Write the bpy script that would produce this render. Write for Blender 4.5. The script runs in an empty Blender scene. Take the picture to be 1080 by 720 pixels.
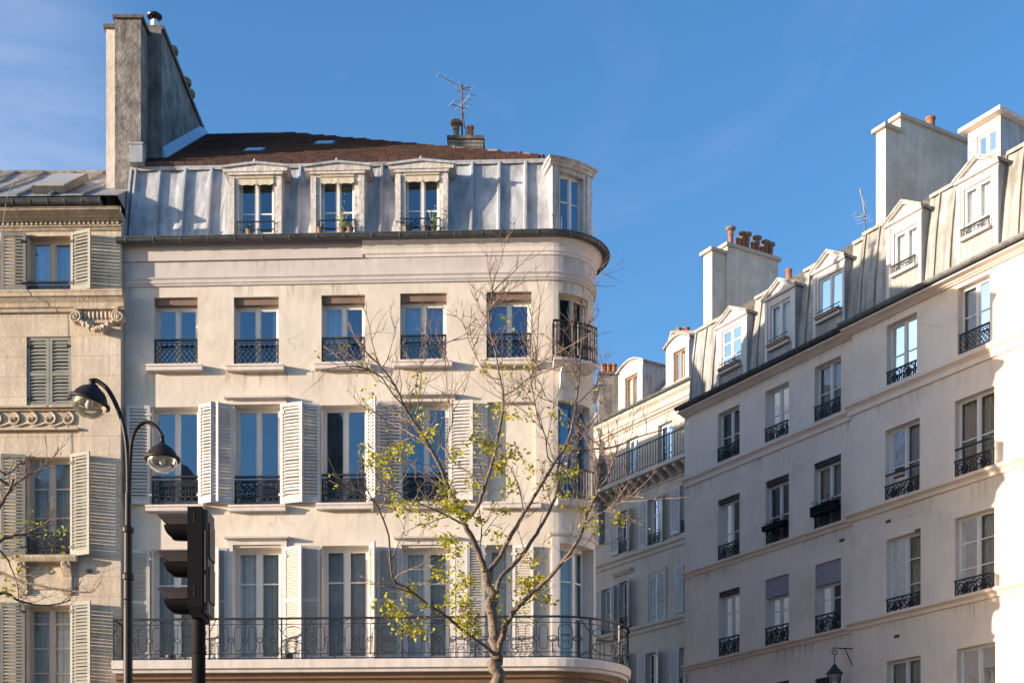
import bpy, bmesh, math, random
from mathutils import Vector, Matrix
random.seed(7)
C = bpy.context.scene
R_ = math.radians
# ------------------------------------------------------------------ camera, sky, sun
FPX, CX, HY, CZ = 1500.0, 540.0, 954.0, 1.6      # focal length in photo pixels, centre column, horizon row, eye height
cam = bpy.data.cameras.new('camera'); co = bpy.data.objects.new('camera', cam); C.collection.objects.link(co)
co.location = (0, 0, CZ); co.rotation_euler = (R_(90), 0, 0)
cam.lens = 50; cam.sensor_width = 36; cam.shift_y = 0.55; cam.clip_start = .1; cam.clip_end = 3000
C.camera = co
SUN = Vector((.958, .278, -.152)).normalized()     # the way the light travels
elev = math.asin(-SUN.z)
W = bpy.data.worlds.new('World'); C.world = W; W.use_nodes = True
nt = W.node_tree; nt.nodes.clear()
N = nt.nodes.new; L = nt.links.new
out = N('ShaderNodeOutputWorld'); bg = N('ShaderNodeBackground'); sky = N('ShaderNodeTexSky')
sky.sky_type = 'NISHITA'; sky.sun_disc = False; sky.sun_elevation = elev
sky.sun_rotation = math.atan2(-SUN.x, -SUN.y); sky.air_density = 1.0; sky.dust_density = 1.0; sky.ozone_density = 2.6
tc = N('ShaderNodeTexCoord'); mp = N('ShaderNodeMapping'); mp.inputs['Scale'].default_value = (2.2, 2.2, 7.0)
mp.inputs['Rotation'].default_value = (0, R_(24), 0); mp.inputs['Location'].default_value = (.9, .35, .2)
nz = N('ShaderNodeTexNoise'); nz.inputs['Scale'].default_value = 1.7; nz.inputs['Detail'].default_value = 7; nz.inputs['Distortion'].default_value = .8
rp = N('ShaderNodeValToRGB'); rp.color_ramp.elements[0].position = .57; rp.color_ramp.elements[1].position = .90
rp.color_ramp.elements[0].color = (0, 0, 0, 1); rp.color_ramp.elements[1].color = (.05, .05, .05, 1)
mx = N('ShaderNodeMix'); mx.data_type = 'RGBA'; mx.inputs['B'].default_value = (7.5, 6.6, 6.6, 1)
L(tc.outputs['Generated'], mp.inputs['Vector']); L(mp.outputs[0], nz.inputs['Vector']); L(nz.outputs['Fac'], rp.inputs[0])
dp = N('ShaderNodeVectorMath'); dp.operation = 'DOT_PRODUCT'; dp.inputs[1].default_value = Vector((-.41, 1, .52)).normalized(); nv = N('ShaderNodeVectorMath'); nv.operation = 'NORMALIZE'
L(tc.outputs['Generated'], nv.inputs[0]); L(nv.outputs[0], dp.inputs[0])
mg = N('ShaderNodeMapRange'); mg.interpolation_type = 'SMOOTHSTEP'; mg.inputs[1].default_value = .986; mg.inputs[2].default_value = 1.0; mg.inputs[4].default_value = .15; L(dp.outputs['Value'], mg.inputs[0])
n2 = N('ShaderNodeTexNoise'); n2.inputs['Scale'].default_value = 7; n2.inputs['Detail'].default_value = 6; L(mp.outputs[0], n2.inputs['Vector'])
m2 = N('ShaderNodeMath'); m2.operation = 'MULTIPLY'; L(mg.outputs[0], m2.inputs[0]); L(n2.outputs['Fac'], m2.inputs[1])
m3 = N('ShaderNodeMath'); m3.operation = 'ADD'; m3.use_clamp = True; L(m2.outputs[0], m3.inputs[0]); L(rp.outputs[0], m3.inputs[1])
L(m3.outputs[0], mx.inputs['Factor']); hs_ = N('ShaderNodeHueSaturation'); hs_.inputs['Saturation'].default_value = 1.2; hs_.inputs['Hue'].default_value = .506; L(sky.outputs[0], hs_.inputs['Color']); L(hs_.outputs[0], mx.inputs['A']); L(mx.outputs['Result'], bg.inputs[0]); L(bg.outputs[0], out.inputs[0])
bg.inputs[1].default_value = .15
sl = bpy.data.lights.new('sun', 'SUN'); sl.energy = 4.5; sl.angle = R_(.53); sl.color = (1, .83, .65)
so = bpy.data.objects.new('sun', sl); C.collection.objects.link(so); so.location = (-30, -8, 30)
so.rotation_euler = SUN.to_track_quat('-Z', 'Y').to_euler()
C.view_settings.view_transform = 'Standard'; C.view_settings.look = 'None'; C.view_settings.gamma = 1
C.view_settings.use_curve_mapping = False; C.view_settings.exposure = 1.23
C.render.resolution_x = 1024; C.render.resolution_y = 682

# ------------------------------------------------------------------ materials
def mat(name, col, rough=.8, cracks=0, metal=0, var=.08, scale=3, bump=.0, bscale=30, streak=0, col2=None, spec=.3, patches=0, joints=None):
    m = bpy.data.materials.new(name); m.use_nodes = True; t = m.node_tree; b = t.nodes['Principled BSDF']
    n = t.nodes.new; l = t.links.new
    b.inputs['Roughness'].default_value = rough; b.inputs['Metallic'].default_value = metal
    b.inputs['Specular IOR Level'].default_value = spec
    tc = n('ShaderNodeTexCoord'); nz = n('ShaderNodeTexNoise'); nz.inputs['Scale'].default_value = scale; nz.inputs['Detail'].default_value = 6
    nz.inputs['Roughness'].default_value = .65
    l(tc.outputs['Object'], nz.inputs['Vector'])
    r = n('ShaderNodeValToRGB'); r.color_ramp.elements[0].position = .3; r.color_ramp.elements[1].position = .7
    c2 = col2 or tuple(c*(1-var*2.2) for c in col)
    r.color_ramp.elements[0].color = (*c2, 1); r.color_ramp.elements[1].color = (*[min(1, c*(1+var*.5)) for c in col], 1)
    l(nz.outputs['Fac'], r.inputs[0]); cur = r.outputs[0]
    if streak:
        mp = n('ShaderNodeMapping'); mp.inputs['Scale'].default_value = (5, 5, .35); l(tc.outputs['Object'], mp.inputs['Vector'])
        s = n('ShaderNodeTexNoise'); s.inputs['Scale'].default_value = 1.6; s.inputs['Detail'].default_value = 5; l(mp.outputs[0], s.inputs['Vector'])
        rr = n('ShaderNodeValToRGB'); rr.color_ramp.elements[0].position = .35; rr.color_ramp.elements[1].position = .62
        k = 1-streak; rr.color_ramp.elements[0].color = (k, k, k, 1); rr.color_ramp.elements[1].color = (1, 1, 1, 1)
        l(s.outputs['Fac'], rr.inputs[0])
        mm = n('ShaderNodeMix'); mm.data_type = 'RGBA'; mm.blend_type = 'MULTIPLY'; mm.inputs['Factor'].default_value = 1
        l(cur, mm.inputs['A']); l(rr.outputs[0], mm.inputs['B']); cur = mm.outputs['Result']
    if patches:
        s = n('ShaderNodeTexNoise'); s.inputs['Scale'].default_value = .55; s.inputs['Detail'].default_value = 9; s.inputs['Roughness'].default_value = .7
        l(tc.outputs['Object'], s.inputs['Vector'])
        rr = n('ShaderNodeValToRGB'); rr.color_ramp.elements[0].position = .36; rr.color_ramp.elements[1].position = .5
        k = 1-patches; rr.color_ramp.elements[0].color = (k, k*.97, k*.93, 1); rr.color_ramp.elements[1].color = (1, 1, 1, 1)
        l(s.outputs['Fac'], rr.inputs[0])
        mm = n('ShaderNodeMix'); mm.data_type = 'RGBA'; mm.blend_type = 'MULTIPLY'; mm.inputs['Factor'].default_value = 1
        l(cur, mm.inputs['A']); l(rr.outputs[0], mm.inputs['B']); cur = mm.outputs['Result']
    if cracks:
        vo = n('ShaderNodeTexVoronoi'); vo.feature = 'DISTANCE_TO_EDGE'; vo.inputs['Scale'].default_value = .42
        wn = n('ShaderNodeTexNoise'); wn.inputs['Scale'].default_value = 1.8; wn.inputs['Detail'].default_value = 6; l(tc.outputs['Object'], wn.inputs['Vector'])
        va = n('ShaderNodeVectorMath'); va.operation = 'MULTIPLY_ADD'; va.inputs[1].default_value = (1.1, 1.1, 1.1); l(wn.outputs['Color'], va.inputs[0]); l(tc.outputs['Object'], va.inputs[2]); l(va.outputs[0], vo.inputs['Vector'])
        lt = n('ShaderNodeMapRange'); lt.inputs[1].default_value = 0; lt.inputs[2].default_value = .009; lt.inputs[3].default_value = 1; lt.inputs[4].default_value = 0; l(vo.outputs['Distance'], lt.inputs[0])
        mk = n('ShaderNodeTexNoise'); mk.inputs['Scale'].default_value = .5; l(tc.outputs['Object'], mk.inputs['Vector'])
        mr_ = n('ShaderNodeMapRange'); mr_.inputs[1].default_value = .5; mr_.inputs[2].default_value = .62; mr_.inputs[4].default_value = cracks; l(mk.outputs['Fac'], mr_.inputs[0])
        mu = n('ShaderNodeMath'); mu.operation = 'MULTIPLY'; l(lt.outputs[0], mu.inputs[0]); l(mr_.outputs[0], mu.inputs[1])
        mm = n('ShaderNodeMix'); mm.data_type = 'RGBA'; mm.inputs['B'].default_value = (.2, .17, .15, 1); l(mu.outputs[0], mm.inputs['Factor']); l(cur, mm.inputs['A']); cur = mm.outputs['Result']
    jb = None
    if joints:
        sp = n('ShaderNodeSeparateXYZ'); cb = n('ShaderNodeCombineXYZ'); l(tc.outputs['Object'], sp.inputs[0])
        l(sp.outputs['X'], cb.inputs['X']); l(sp.outputs['Z'], cb.inputs['Y'])
        bk = n('ShaderNodeTexBrick'); bk.inputs['Scale'].default_value = 1; bk.inputs['Brick Width'].default_value = joints[0]
        bk.inputs['Row Height'].default_value = joints[1]; bk.inputs['Mortar Size'].default_value = joints[2]; bk.inputs['Mortar Smooth'].default_value = .3
        bk.inputs['Color1'].default_value = (1, 1, 1, 1); bk.inputs['Color2'].default_value = (.93, .91, .88, 1); bk.inputs['Mortar'].default_value = (.62, .56, .5, 1)
        l(cb.outputs[0], bk.inputs['Vector'])
        mm = n('ShaderNodeMix'); mm.data_type = 'RGBA'; mm.blend_type = 'MULTIPLY'; mm.inputs['Factor'].default_value = 1
        l(cur, mm.inputs['A']); l(bk.outputs['Color'], mm.inputs['B']); cur = mm.outputs['Result']; jb = bk
    l(cur, b.inputs['Base Color'])
    if bump:
        b2 = n('ShaderNodeTexNoise'); b2.inputs['Scale'].default_value = bscale; b2.inputs['Detail'].default_value = 4
        l(tc.outputs['Object'], b2.inputs['Vector'])
        bp = n('ShaderNodeBump'); bp.inputs['Strength'].default_value = bump; bp.inputs['Distance'].default_value = .03
        l(b2.outputs['Fac'], bp.inputs['Height']); l(bp.outputs[0], b.inputs['Normal'])
    return m
M = {}
M['stucco'] = mat('cream_stucco', (.665, .59, .515), cracks=.4, var=.07, scale=.9, bump=.25, bscale=6, streak=.03, patches=.09)
M['trim'] = mat('painted_trim', (.69, .62, .585), var=.06, scale=2, bump=.1, streak=.12)
M['frieze'] = mat('shaded_mauve_render', (.57, .51, .50), var=.07, scale=1.4, bump=.15, bscale=8, streak=.05, patches=.10)  # lilac render, its albedo lowered to hold the shade below the gutter
M['stucco2'] = mat('pale_render', (.85, .71, .61), cracks=.3, var=.05, scale=.8, bump=.12, bscale=9, streak=.03, patches=.10)
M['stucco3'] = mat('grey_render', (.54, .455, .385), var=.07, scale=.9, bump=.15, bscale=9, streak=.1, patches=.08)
M['stone'] = mat('limestone', (.62, .53, .43), var=.09, scale=1.7, bump=.25, bscale=14, streak=.12, patches=.10, joints=(1.15, .44, .006))
M['stonetrim'] = mat('carved_limestone', (.57, .465, .35), var=.14, scale=4, bump=.3, bscale=20, streak=.2)
M['zinc'] = mat('weathered_zinc', (.48, .495, .53), rough=.55, metal=.1, var=.12, scale=2.2, bump=.5, bscale=2.4, streak=.30, spec=.4, patches=.12)
M['zinc2'] = mat('aged_zinc', (.43, .41, .38), rough=.55, metal=.1, var=.16, scale=1.8, bump=.3, bscale=2.5, streak=.42, spec=.35, patches=.2)
M['lead'] = mat('dark_gutter_zinc', (.10, .105, .11), rough=.5, metal=.3, var=.25, scale=6)
M['gutter2'] = mat('grey_gutter_zinc', (.20, .205, .21), rough=.5, metal=.3, var=.2, scale=5)
M['flash'] = mat('bluish_flashing', (.42, .55, .72), rough=.5, metal=.2, var=.1, scale=5, bump=.3, bscale=5)
M['shutter'] = mat('white_shutter_paint', (.61, .58, .56), rough=.6, var=.10, scale=1.5, streak=.12)
M['shuttergrey'] = mat('sun_worn_shutter_paint', (.50, .45, .40), rough=.65, var=.05, scale=5)
M['shutterolive'] = mat('grey_green_shutter_paint', (.27, .265, .235), rough=.6, var=.10, scale=5)
M['peeling'] = mat('peeling_paint', (.68, .63, .59), var=.14, scale=7, bump=.5, bscale=12, streak=.25, patches=.25)
M['frame'] = mat('white_window_paint', (.70, .68, .66), rough=.5, var=.04, scale=5)
M['framebrown'] = mat('stained_wood', (.34, .20, .10), rough=.5, var=.15, scale=8)
M['framecream'] = mat('cream_window_paint', (.52, .46, .38), rough=.5, var=.05, scale=5)
M['frameblue'] = mat('blue_door_paint', (.10, .17, .32), rough=.5, var=.06, scale=5)
M['blind'] = mat('brown_blind_box', (.21, .14, .11), rough=.6, var=.08, scale=5)
M['blindgrey'] = mat('grey_roller_blind', (.30, .28, .31), rough=.7, var=.05, scale=5)
M['canvas'] = mat('cream_canvas', (.55, .48, .37), rough=.9, var=.08, scale=8)
M['iron'] = mat('black_iron', (.018, .02, .026), rough=.45, var=.2, scale=10, spec=.5)
M['ironbrown'] = mat('dark_brown_iron', (.030, .022, .020), rough=.5, var=.2, scale=10, spec=.25)
M['dark'] = mat('unlit_room', (.022, .024, .03), rough=1, var=.3, scale=2, spec=0)
M['curtain'] = mat('sheer_curtain', (.72, .74, .72), rough=1, var=.08, scale=6, spec=0)
M['curtaindim'] = mat('grey_net_curtain', (.40, .40, .39), rough=1, var=.08, scale=6, spec=0)
M['curtainwarm'] = mat('beige_curtain', (.42, .37, .31), rough=1, var=.12, scale=6, spec=0)
M['chimney'] = mat('sooty_render', (.30, .275, .26), var=.28, scale=2.2, bump=.4, bscale=9, streak=.35, patches=.2)
M['chimneypale'] = mat('pale_chimney_render', (.68, .60, .525), var=.10, scale=2, bump=.35, bscale=9, streak=.12, patches=.16)
M['coping'] = mat('mossy_coping', (.17, .15, .14), var=.3, scale=7, bump=.4)
M['sootstack'] = mat('blackened_render', (.34, .31, .28), var=.3, scale=3.5, bump=.6, bscale=14, streak=.45, col2=(.13, .115, .105))
M['terracotta'] = mat('terracotta', (.36, .15, .08), rough=.9, var=.2, scale=10)
M['clay'] = mat('sooty_clay', (.30, .21, .15), rough=.9, var=.3, scale=10)
M['tile1'] = mat('brown_tile', (.125, .080, .070), rough=.85, var=.12, scale=8, bump=.3)
M['tile2'] = mat('russet_tile', (.16, .088, .07), rough=.85, var=.12, scale=8, bump=.3)
M['tile3'] = mat('dark_tile', (.105, .065, .06), rough=.85, var=.12, scale=8, bump=.3)
M['mortar'] = mat('ridge_mortar', (.26, .20, .16), var=.3, scale=7, bump=.4)
M['skylight'] = mat('skylight_glass', (.30, .42, .58), rough=.12, spec=.8, var=.1)
M['skylightpale'] = mat('dusty_skylight', (.48, .44, .38), rough=.3, spec=.6, var=.1)
M['bark'] = mat('grey_bark', (.20, .155, .12), var=.35, scale=12, bump=.8, bscale=30, col2=(.08, .06, .045))
M['twig'] = mat('pale_twig', (.30, .21, .165), var=.3, scale=10)
M['leaf'] = mat('young_leaf', (.40, .38, .04), rough=.5, var=.3, scale=3, col2=(.22, .25, .03))
M['leafy'] = mat('yellow_leaf', (.52, .40, .03), rough=.5, var=.2, scale=3)
for k in ('leaf', 'leafy'):
    b = M[k].node_tree.nodes['Principled BSDF']; b.inputs['Subsurface Weight'].default_value = 0
    b.inputs['Transmission Weight'].default_value = 0
    tr = M[k].node_tree.nodes.new('ShaderNodeBsdfTranslucent'); tr.inputs[0].default_value = (.50, .46, .03, 1)
    ms = M[k].node_tree.nodes.new('ShaderNodeMixShader'); ms.inputs[0].default_value = .3
    o_ = M[k].node_tree.nodes['Material Output']
    M[k].node_tree.links.new(b.outputs[0], ms.inputs[1]); M[k].node_tree.links.new(tr.outputs[0], ms.inputs[2]); M[k].node_tree.links.new(ms.outputs[0], o_.inputs[0])
M['green'] = mat('pot_plant_green', (.10, .15, .03), rough=.6, var=.3, scale=9)
M['darkplant'] = mat('dark_pot_plant', (.05, .045, .03), rough=.8, var=.4, scale=9)
M['orange'] = mat('orange_blossom', (.65, .28, .05), rough=.7)
M['white'] = mat('white_enamel', (.75, .75, .74), rough=.4)
M['alu'] = mat('aluminium', (.50, .50, .50), rough=.4, metal=.6)
M['rust'] = mat('rusty_mast', (.20, .10, .06), rough=.8, var=.3, scale=10)
M['asphalt'] = mat('asphalt', (.05, .05, .052), rough=.9, var=.15, scale=3, bump=.3, bscale=90)
M['paving'] = mat('granite_paving', (.34, .31, .28), rough=.9, var=.15, scale=3, bump=.2, bscale=60)
M['paint'] = mat('road_paint', (.75, .75, .73), rough=.7)
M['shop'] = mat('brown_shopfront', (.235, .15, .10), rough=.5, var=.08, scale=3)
M['greybox'] = mat('grey_signal_box', (.09, .075, .072), rough=.4, var=.1, scale=6, spec=.4)
M['blackbox'] = mat('black_signal_box', (.004, .004, .005), rough=.6, spec=.15)
M['blackpole'] = mat('black_signal_pole', (.016, .013, .012), rough=.75, var=.2, scale=10, spec=.1)
M['visor'] = mat('brown_grey_visor', (.045, .033, .028), rough=.5, var=.12, scale=6, spec=.3)
M['tarp'] = mat('green_tarp', (.02, .16, .13), rough=.6)
def glassmat(name, fac, tint, gl=(1, 1, 1, 1)):
    m = bpy.data.materials.new(name); m.use_nodes = True; t = m.node_tree; t.nodes.clear(); n = t.nodes.new; l = t.links.new
    o = n('ShaderNodeOutputMaterial'); a = n('ShaderNodeBsdfTransparent'); a.inputs[0].default_value = tint
    g = n('ShaderNodeBsdfGlossy'); g.inputs['Roughness'].default_value = .015; g.inputs[0].default_value = gl
    tc = n('ShaderNodeTexCoord'); nz = n('ShaderNodeTexNoise'); nz.inputs['Scale'].default_value = .9; nz.inputs['Detail'].default_value = 1; l(tc.outputs['Object'], nz.inputs['Vector'])
    bp = n('ShaderNodeBump'); bp.inputs['Strength'].default_value = .25; bp.inputs['Distance'].default_value = .03; l(nz.outputs['Fac'], bp.inputs['Height']); l(bp.outputs[0], g.inputs['Normal'])
    f = n('ShaderNodeFresnel'); f.inputs[0].default_value = 1.5
    ad = n('ShaderNodeMath'); ad.operation = 'ADD'; ad.use_clamp = True; ad.inputs[1].default_value = fac; l(f.outputs[0], ad.inputs[0])
    x = n('ShaderNodeMixShader'); l(ad.outputs[0], x.inputs[0]); l(a.outputs[0], x.inputs[1]); l(g.outputs[0], x.inputs[2]); l(x.outputs[0], o.inputs[0])
    return m
M['glass'] = glassmat('window_glass', .20, (.75, .85, .92, 1), (.66, .86, 1, 1))
M['glassdark'] = glassmat('window_glass_thin', .05, (.93, .95, .96, 1))
M['bowl'] = glassmat('lamp_bowl_glass', .12, (.93, .91, .86, 1))
M['void'] = glassmat('dim_glass', -.03, (.7, .75, .8, 1))
M['reflector'] = mat('lamp_reflector', (.62, .58, .50), rough=.35, metal=.3)

def stainmat():
    m = bpy.data.materials.new('rain_grime'); m.use_nodes = True; t = m.node_tree; b = t.nodes['Principled BSDF']; n = t.nodes.new; l = t.links.new
    b.inputs['Base Color'].default_value = (.17, .14, .115, 1); b.inputs['Roughness'].default_value = .95; b.inputs['Specular IOR Level'].default_value = .1
    tc = n('ShaderNodeTexCoord'); mp = n('ShaderNodeMapping'); mp.inputs['Scale'].default_value = (7, 7, .5); l(tc.outputs['Object'], mp.inputs['Vector'])
    a = n('ShaderNodeTexNoise'); a.inputs['Scale'].default_value = 1.3; a.inputs['Detail'].default_value = 7; a.inputs['Roughness'].default_value = .7; l(mp.outputs[0], a.inputs['Vector'])
    c = n('ShaderNodeTexNoise'); c.inputs['Scale'].default_value = .7; c.inputs['Detail'].default_value = 3; l(tc.outputs['Object'], c.inputs['Vector'])
    r1 = n('ShaderNodeMapRange'); r1.inputs[1].default_value = .48; r1.inputs[2].default_value = .78; l(a.outputs['Fac'], r1.inputs[0])
    r2 = n('ShaderNodeMapRange'); r2.inputs[1].default_value = .42; r2.inputs[2].default_value = .65; l(c.outputs['Fac'], r2.inputs[0])
    sp = n('ShaderNodeSeparateXYZ'); l(tc.outputs['Generated'], sp.inputs[0]); p = n('ShaderNodeMath'); p.operation = 'POWER'; p.inputs[1].default_value = 1.4; l(sp.outputs['Z'], p.inputs[0])
    x = n('ShaderNodeMath'); x.operation = 'MULTIPLY'; l(r1.outputs[0], x.inputs[0]); l(r2.outputs[0], x.inputs[1])
    y = n('ShaderNodeMath'); y.operation = 'MULTIPLY'; l(x.outputs[0], y.inputs[0]); l(p.outputs[0], y.inputs[1])
    z = n('ShaderNodeMath'); z.operation = 'MULTIPLY'; z.inputs[1].default_value = .8; z.use_clamp = True; l(y.outputs[0], z.inputs[0]); l(z.outputs[0], b.inputs['Alpha'])
    return m
M['stain'] = stainmat()

# ------------------------------------------------------------------ mesh builder
ORG = {}
class MB:
    def __init__(s): s.v = []; s.f = []; s.m = []
    def add(s, vs, fs, m=0):
        b = len(s.v); s.v += [tuple(p) for p in vs]
        for f in fs: s.f.append(tuple(b+i for i in f)); s.m.append(m)
    def box(s, c, m=0):     # 8 corners: bottom loop then top loop
        s.add(c, [(0, 3, 2, 1), (4, 5, 6, 7), (0, 1, 5, 4), (1, 2, 6, 5), (2, 3, 7, 6), (3, 0, 4, 7)], m)
    def abox(s, x0, x1, y0, y1, z0, z1, m=0):
        s.box([(x0, y0, z0), (x1, y0, z0), (x1, y1, z0), (x0, y1, z0), (x0, y0, z1), (x1, y0, z1), (x1, y1, z1), (x0, y1, z1)], m)
    def tube(s, pts, rad, n=8, m=0, cap=True):
        pts = [Vector(p) for p in pts]; rings = []
        if not hasattr(rad, '__len__'): rad = [rad]*len(pts)
        ref = None
        for i, p in enumerate(pts):
            d = (pts[min(i+1, len(pts)-1)]-pts[max(i-1, 0)])
            if d.length < 1e-6: d = Vector((0, 0, 1))
            d.normalize()
            if ref is None: ref = d.orthogonal().normalized()
            a = (ref-d*ref.dot(d))
            if a.length < 1e-4: a = d.orthogonal()
            a.normalize(); ref = a; b = d.cross(a)
            rings.append([p+(a*math.cos(2*math.pi*k/n)+b*math.sin(2*math.pi*k/n))*rad[i] for k in range(n)])
        vs = [q for r in rings for q in r]; fs = []
        for i in range(len(rings)-1):
            for k in range(n): fs.append((i*n+k, i*n+(k+1) % n, (i+1)*n+(k+1) % n, (i+1)*n+k))
        if cap: fs += [tuple(range(n))[::-1], tuple((len(rings)-1)*n+k for k in range(n))]
        s.add(vs, fs, m)
    def lathe(s, c, prof, n=16, m=0, axis=(0, 0, 1)):   # prof: (r, h)
        ax = Vector(axis).normalized(); a = ax.orthogonal().normalized(); b = ax.cross(a); c = Vector(c)
        vs = []; fs = []
        for r, h in prof:
            for k in range(n):
                t = 2*math.pi*k/n; vs.append(c+ax*h+(a*math.cos(t)+b*math.sin(t))*max(r, .0005))
        for i in range(len(prof)-1):
            for k in range(n): fs.append((i*n+k, i*n+(k+1) % n, (i+1)*n+(k+1) % n, (i+1)*n+k))
        s.add(vs, fs, m)
    def plan(s, pts, z0, z1, m=0):
        n = len(pts); vs = [(x, y, z0) for x, y in pts]+[(x, y, z1) for x, y in pts]
        fs = [(i, (i+1) % n, n+(i+1) % n, n+i) for i in range(n)]+[tuple(range(n))[::-1], tuple(range(n, 2*n))]
        s.add(vs, fs, m)
    # ---- facade coordinates (s along, z up, o outward)
    def fbox(s, F, s0, s1, z0, z1, o0, o1, m=0):
        s.sweep(F, s0, s1, [(o0, z0), (o1, z0), (o1, z1), (o0, z1)], m)
    def sweep(s, F, s0, s1, prof, m=0, caps=True):
        ss = F.samples(s0, s1); n = len(prof); vs = []; fs = []
        for q in ss:
            for o, z in prof: vs.append(F.pt(q, z, o))
        for i in range(len(ss)-1):
            for k in range(n): fs.append((i*n+k, i*n+(k+1) % n, (i+1)*n+(k+1) % n, (i+1)*n+k))
        if caps: fs += [tuple(range(n))[::-1], tuple((len(ss)-1)*n+k for k in range(n))]
        s.add(vs, fs, m)
    def extr(s, F, poly, o0, o1, m=0):     # polygon in (s, z) pushed through o
        n = len(poly); vs = [F.pt(a, z, o0) for a, z in poly]+[F.pt(a, z, o1) for a, z in poly]
        fs = [(i, (i+1) % n, n+(i+1) % n, n+i) for i in range(n)]+[tuple(range(n))[::-1], tuple(range(n, 2*n))]
        s.add(vs, fs, m)
    def bar(s, F, a, b, o, w=.018, d=.014, m=0):
        dx, dz = b[0]-a[0], b[1]-a[1]; l = math.hypot(dx, dz) or 1e-6; px, pz = -dz/l*w/2, dx/l*w/2
        s.extr(F, [(a[0]+px, a[1]+pz), (b[0]+px, b[1]+pz), (b[0]-px, b[1]-pz), (a[0]-px, a[1]-pz)], o-d/2, o+d/2, m)
    def ring(s, F, c, r, o, w=.014, n=10, rz=None, a0=0, a1=2*math.pi, m=0):
        rz = rz or r; P = [(c[0]+r*math.cos(a0+(a1-a0)*k/n), c[1]+rz*math.sin(a0+(a1-a0)*k/n)) for k in range(n+1)]
        for k in range(n): s.bar(F, P[k], P[k+1], o, w, w, m)
    def wall(s, F, s0, s1, z0, z1, ops, rev, o=0, m=0, mr=None):
        mr = m if mr is None else mr
        S = set(F.samples(s0, s1)); Z = {z0, z1}
        for a in ops:
            S |= {a[0], a[1]}; Z |= {a[2], a[3]}
        S = sorted(x for x in S if s0-1e-6 <= x <= s1+1e-6); Z = sorted(z for z in Z if z0-1e-6 <= z <= z1+1e-6)
        def clean(q):
            r = [q[0]]
            for x in q[1:]:
                if x-r[-1] > 1e-5: r.append(x)
            return r
        S = clean(S); Z = clean(Z)
        for i in range(len(S)-1):
            for j in range(len(Z)-1):
                cs, cz = (S[i]+S[i+1])/2, (Z[j]+Z[j+1])/2
                if any(a[0] < cs < a[1] and a[2] < cz < a[3] for a in ops): continue
                s.add([F.pt(S[i], Z[j], o), F.pt(S[i+1], Z[j], o), F.pt(S[i+1], Z[j+1], o), F.pt(S[i], Z[j+1], o)], [(0, 1, 2, 3)], m)
        for a in ops:
            r = a[4] if len(a) > 4 else rev
            q = [x for x in S if a[0]-1e-5 <= x <= a[1]+1e-5]
            for i in range(len(q)-1):
                for z in (a[2], a[3]):
                    s.add([F.pt(q[i], z, o), F.pt(q[i+1], z, o), F.pt(q[i+1], z, o-r), F.pt(q[i], z, o-r)], [(0, 1, 2, 3)], mr)
            for x in (a[0], a[1]):
                s.add([F.pt(x, a[2], o), F.pt(x, a[3], o), F.pt(x, a[3], o-r), F.pt(x, a[2], o-r)], [(0, 1, 2, 3)], mr)
    def build(s, name, mats, parent=None, smooth=False, loc=None, norm=True):
        if isinstance(mats, str): mats = [mats]
        org = ORG[parent.name] if parent else Vector(loc or (0, 0, 0))
        me = bpy.data.meshes.new(name)
        me.from_pydata([tuple(Vector(v)-org) for v in s.v], [], s.f)
        for k in mats: me.materials.append(M[k])
        me.polygons.foreach_set('material_index', s.m)
        if norm:
            bm = bmesh.new(); bm.from_mesh(me); bmesh.ops.recalc_face_normals(bm, faces=bm.faces); bm.to_mesh(me); bm.free()
        if smooth: me.polygons.foreach_set('use_smooth', [True]*len(me.polygons))
        me.update()
        o = bpy.data.objects.new(name, me); C.collection.objects.link(o)
        if parent: o.parent = parent
        else: o.location = org
        ORG[o.name] = org
        return o
def tag(o, label=None, cat=None, group=None, kind=None):
    if label: o['label'] = label
    if cat: o['category'] = cat
    if group: o['group'] = group
    if kind: o['kind'] = kind
    return o
def thing(name, loc, label, cat, group=None):
    o = bpy.data.objects.new(name, None); C.collection.objects.link(o); o.location = loc; o.empty_display_size = .3
    ORG[o.name] = Vector(loc); return tag(o, label, cat, group)

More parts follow.
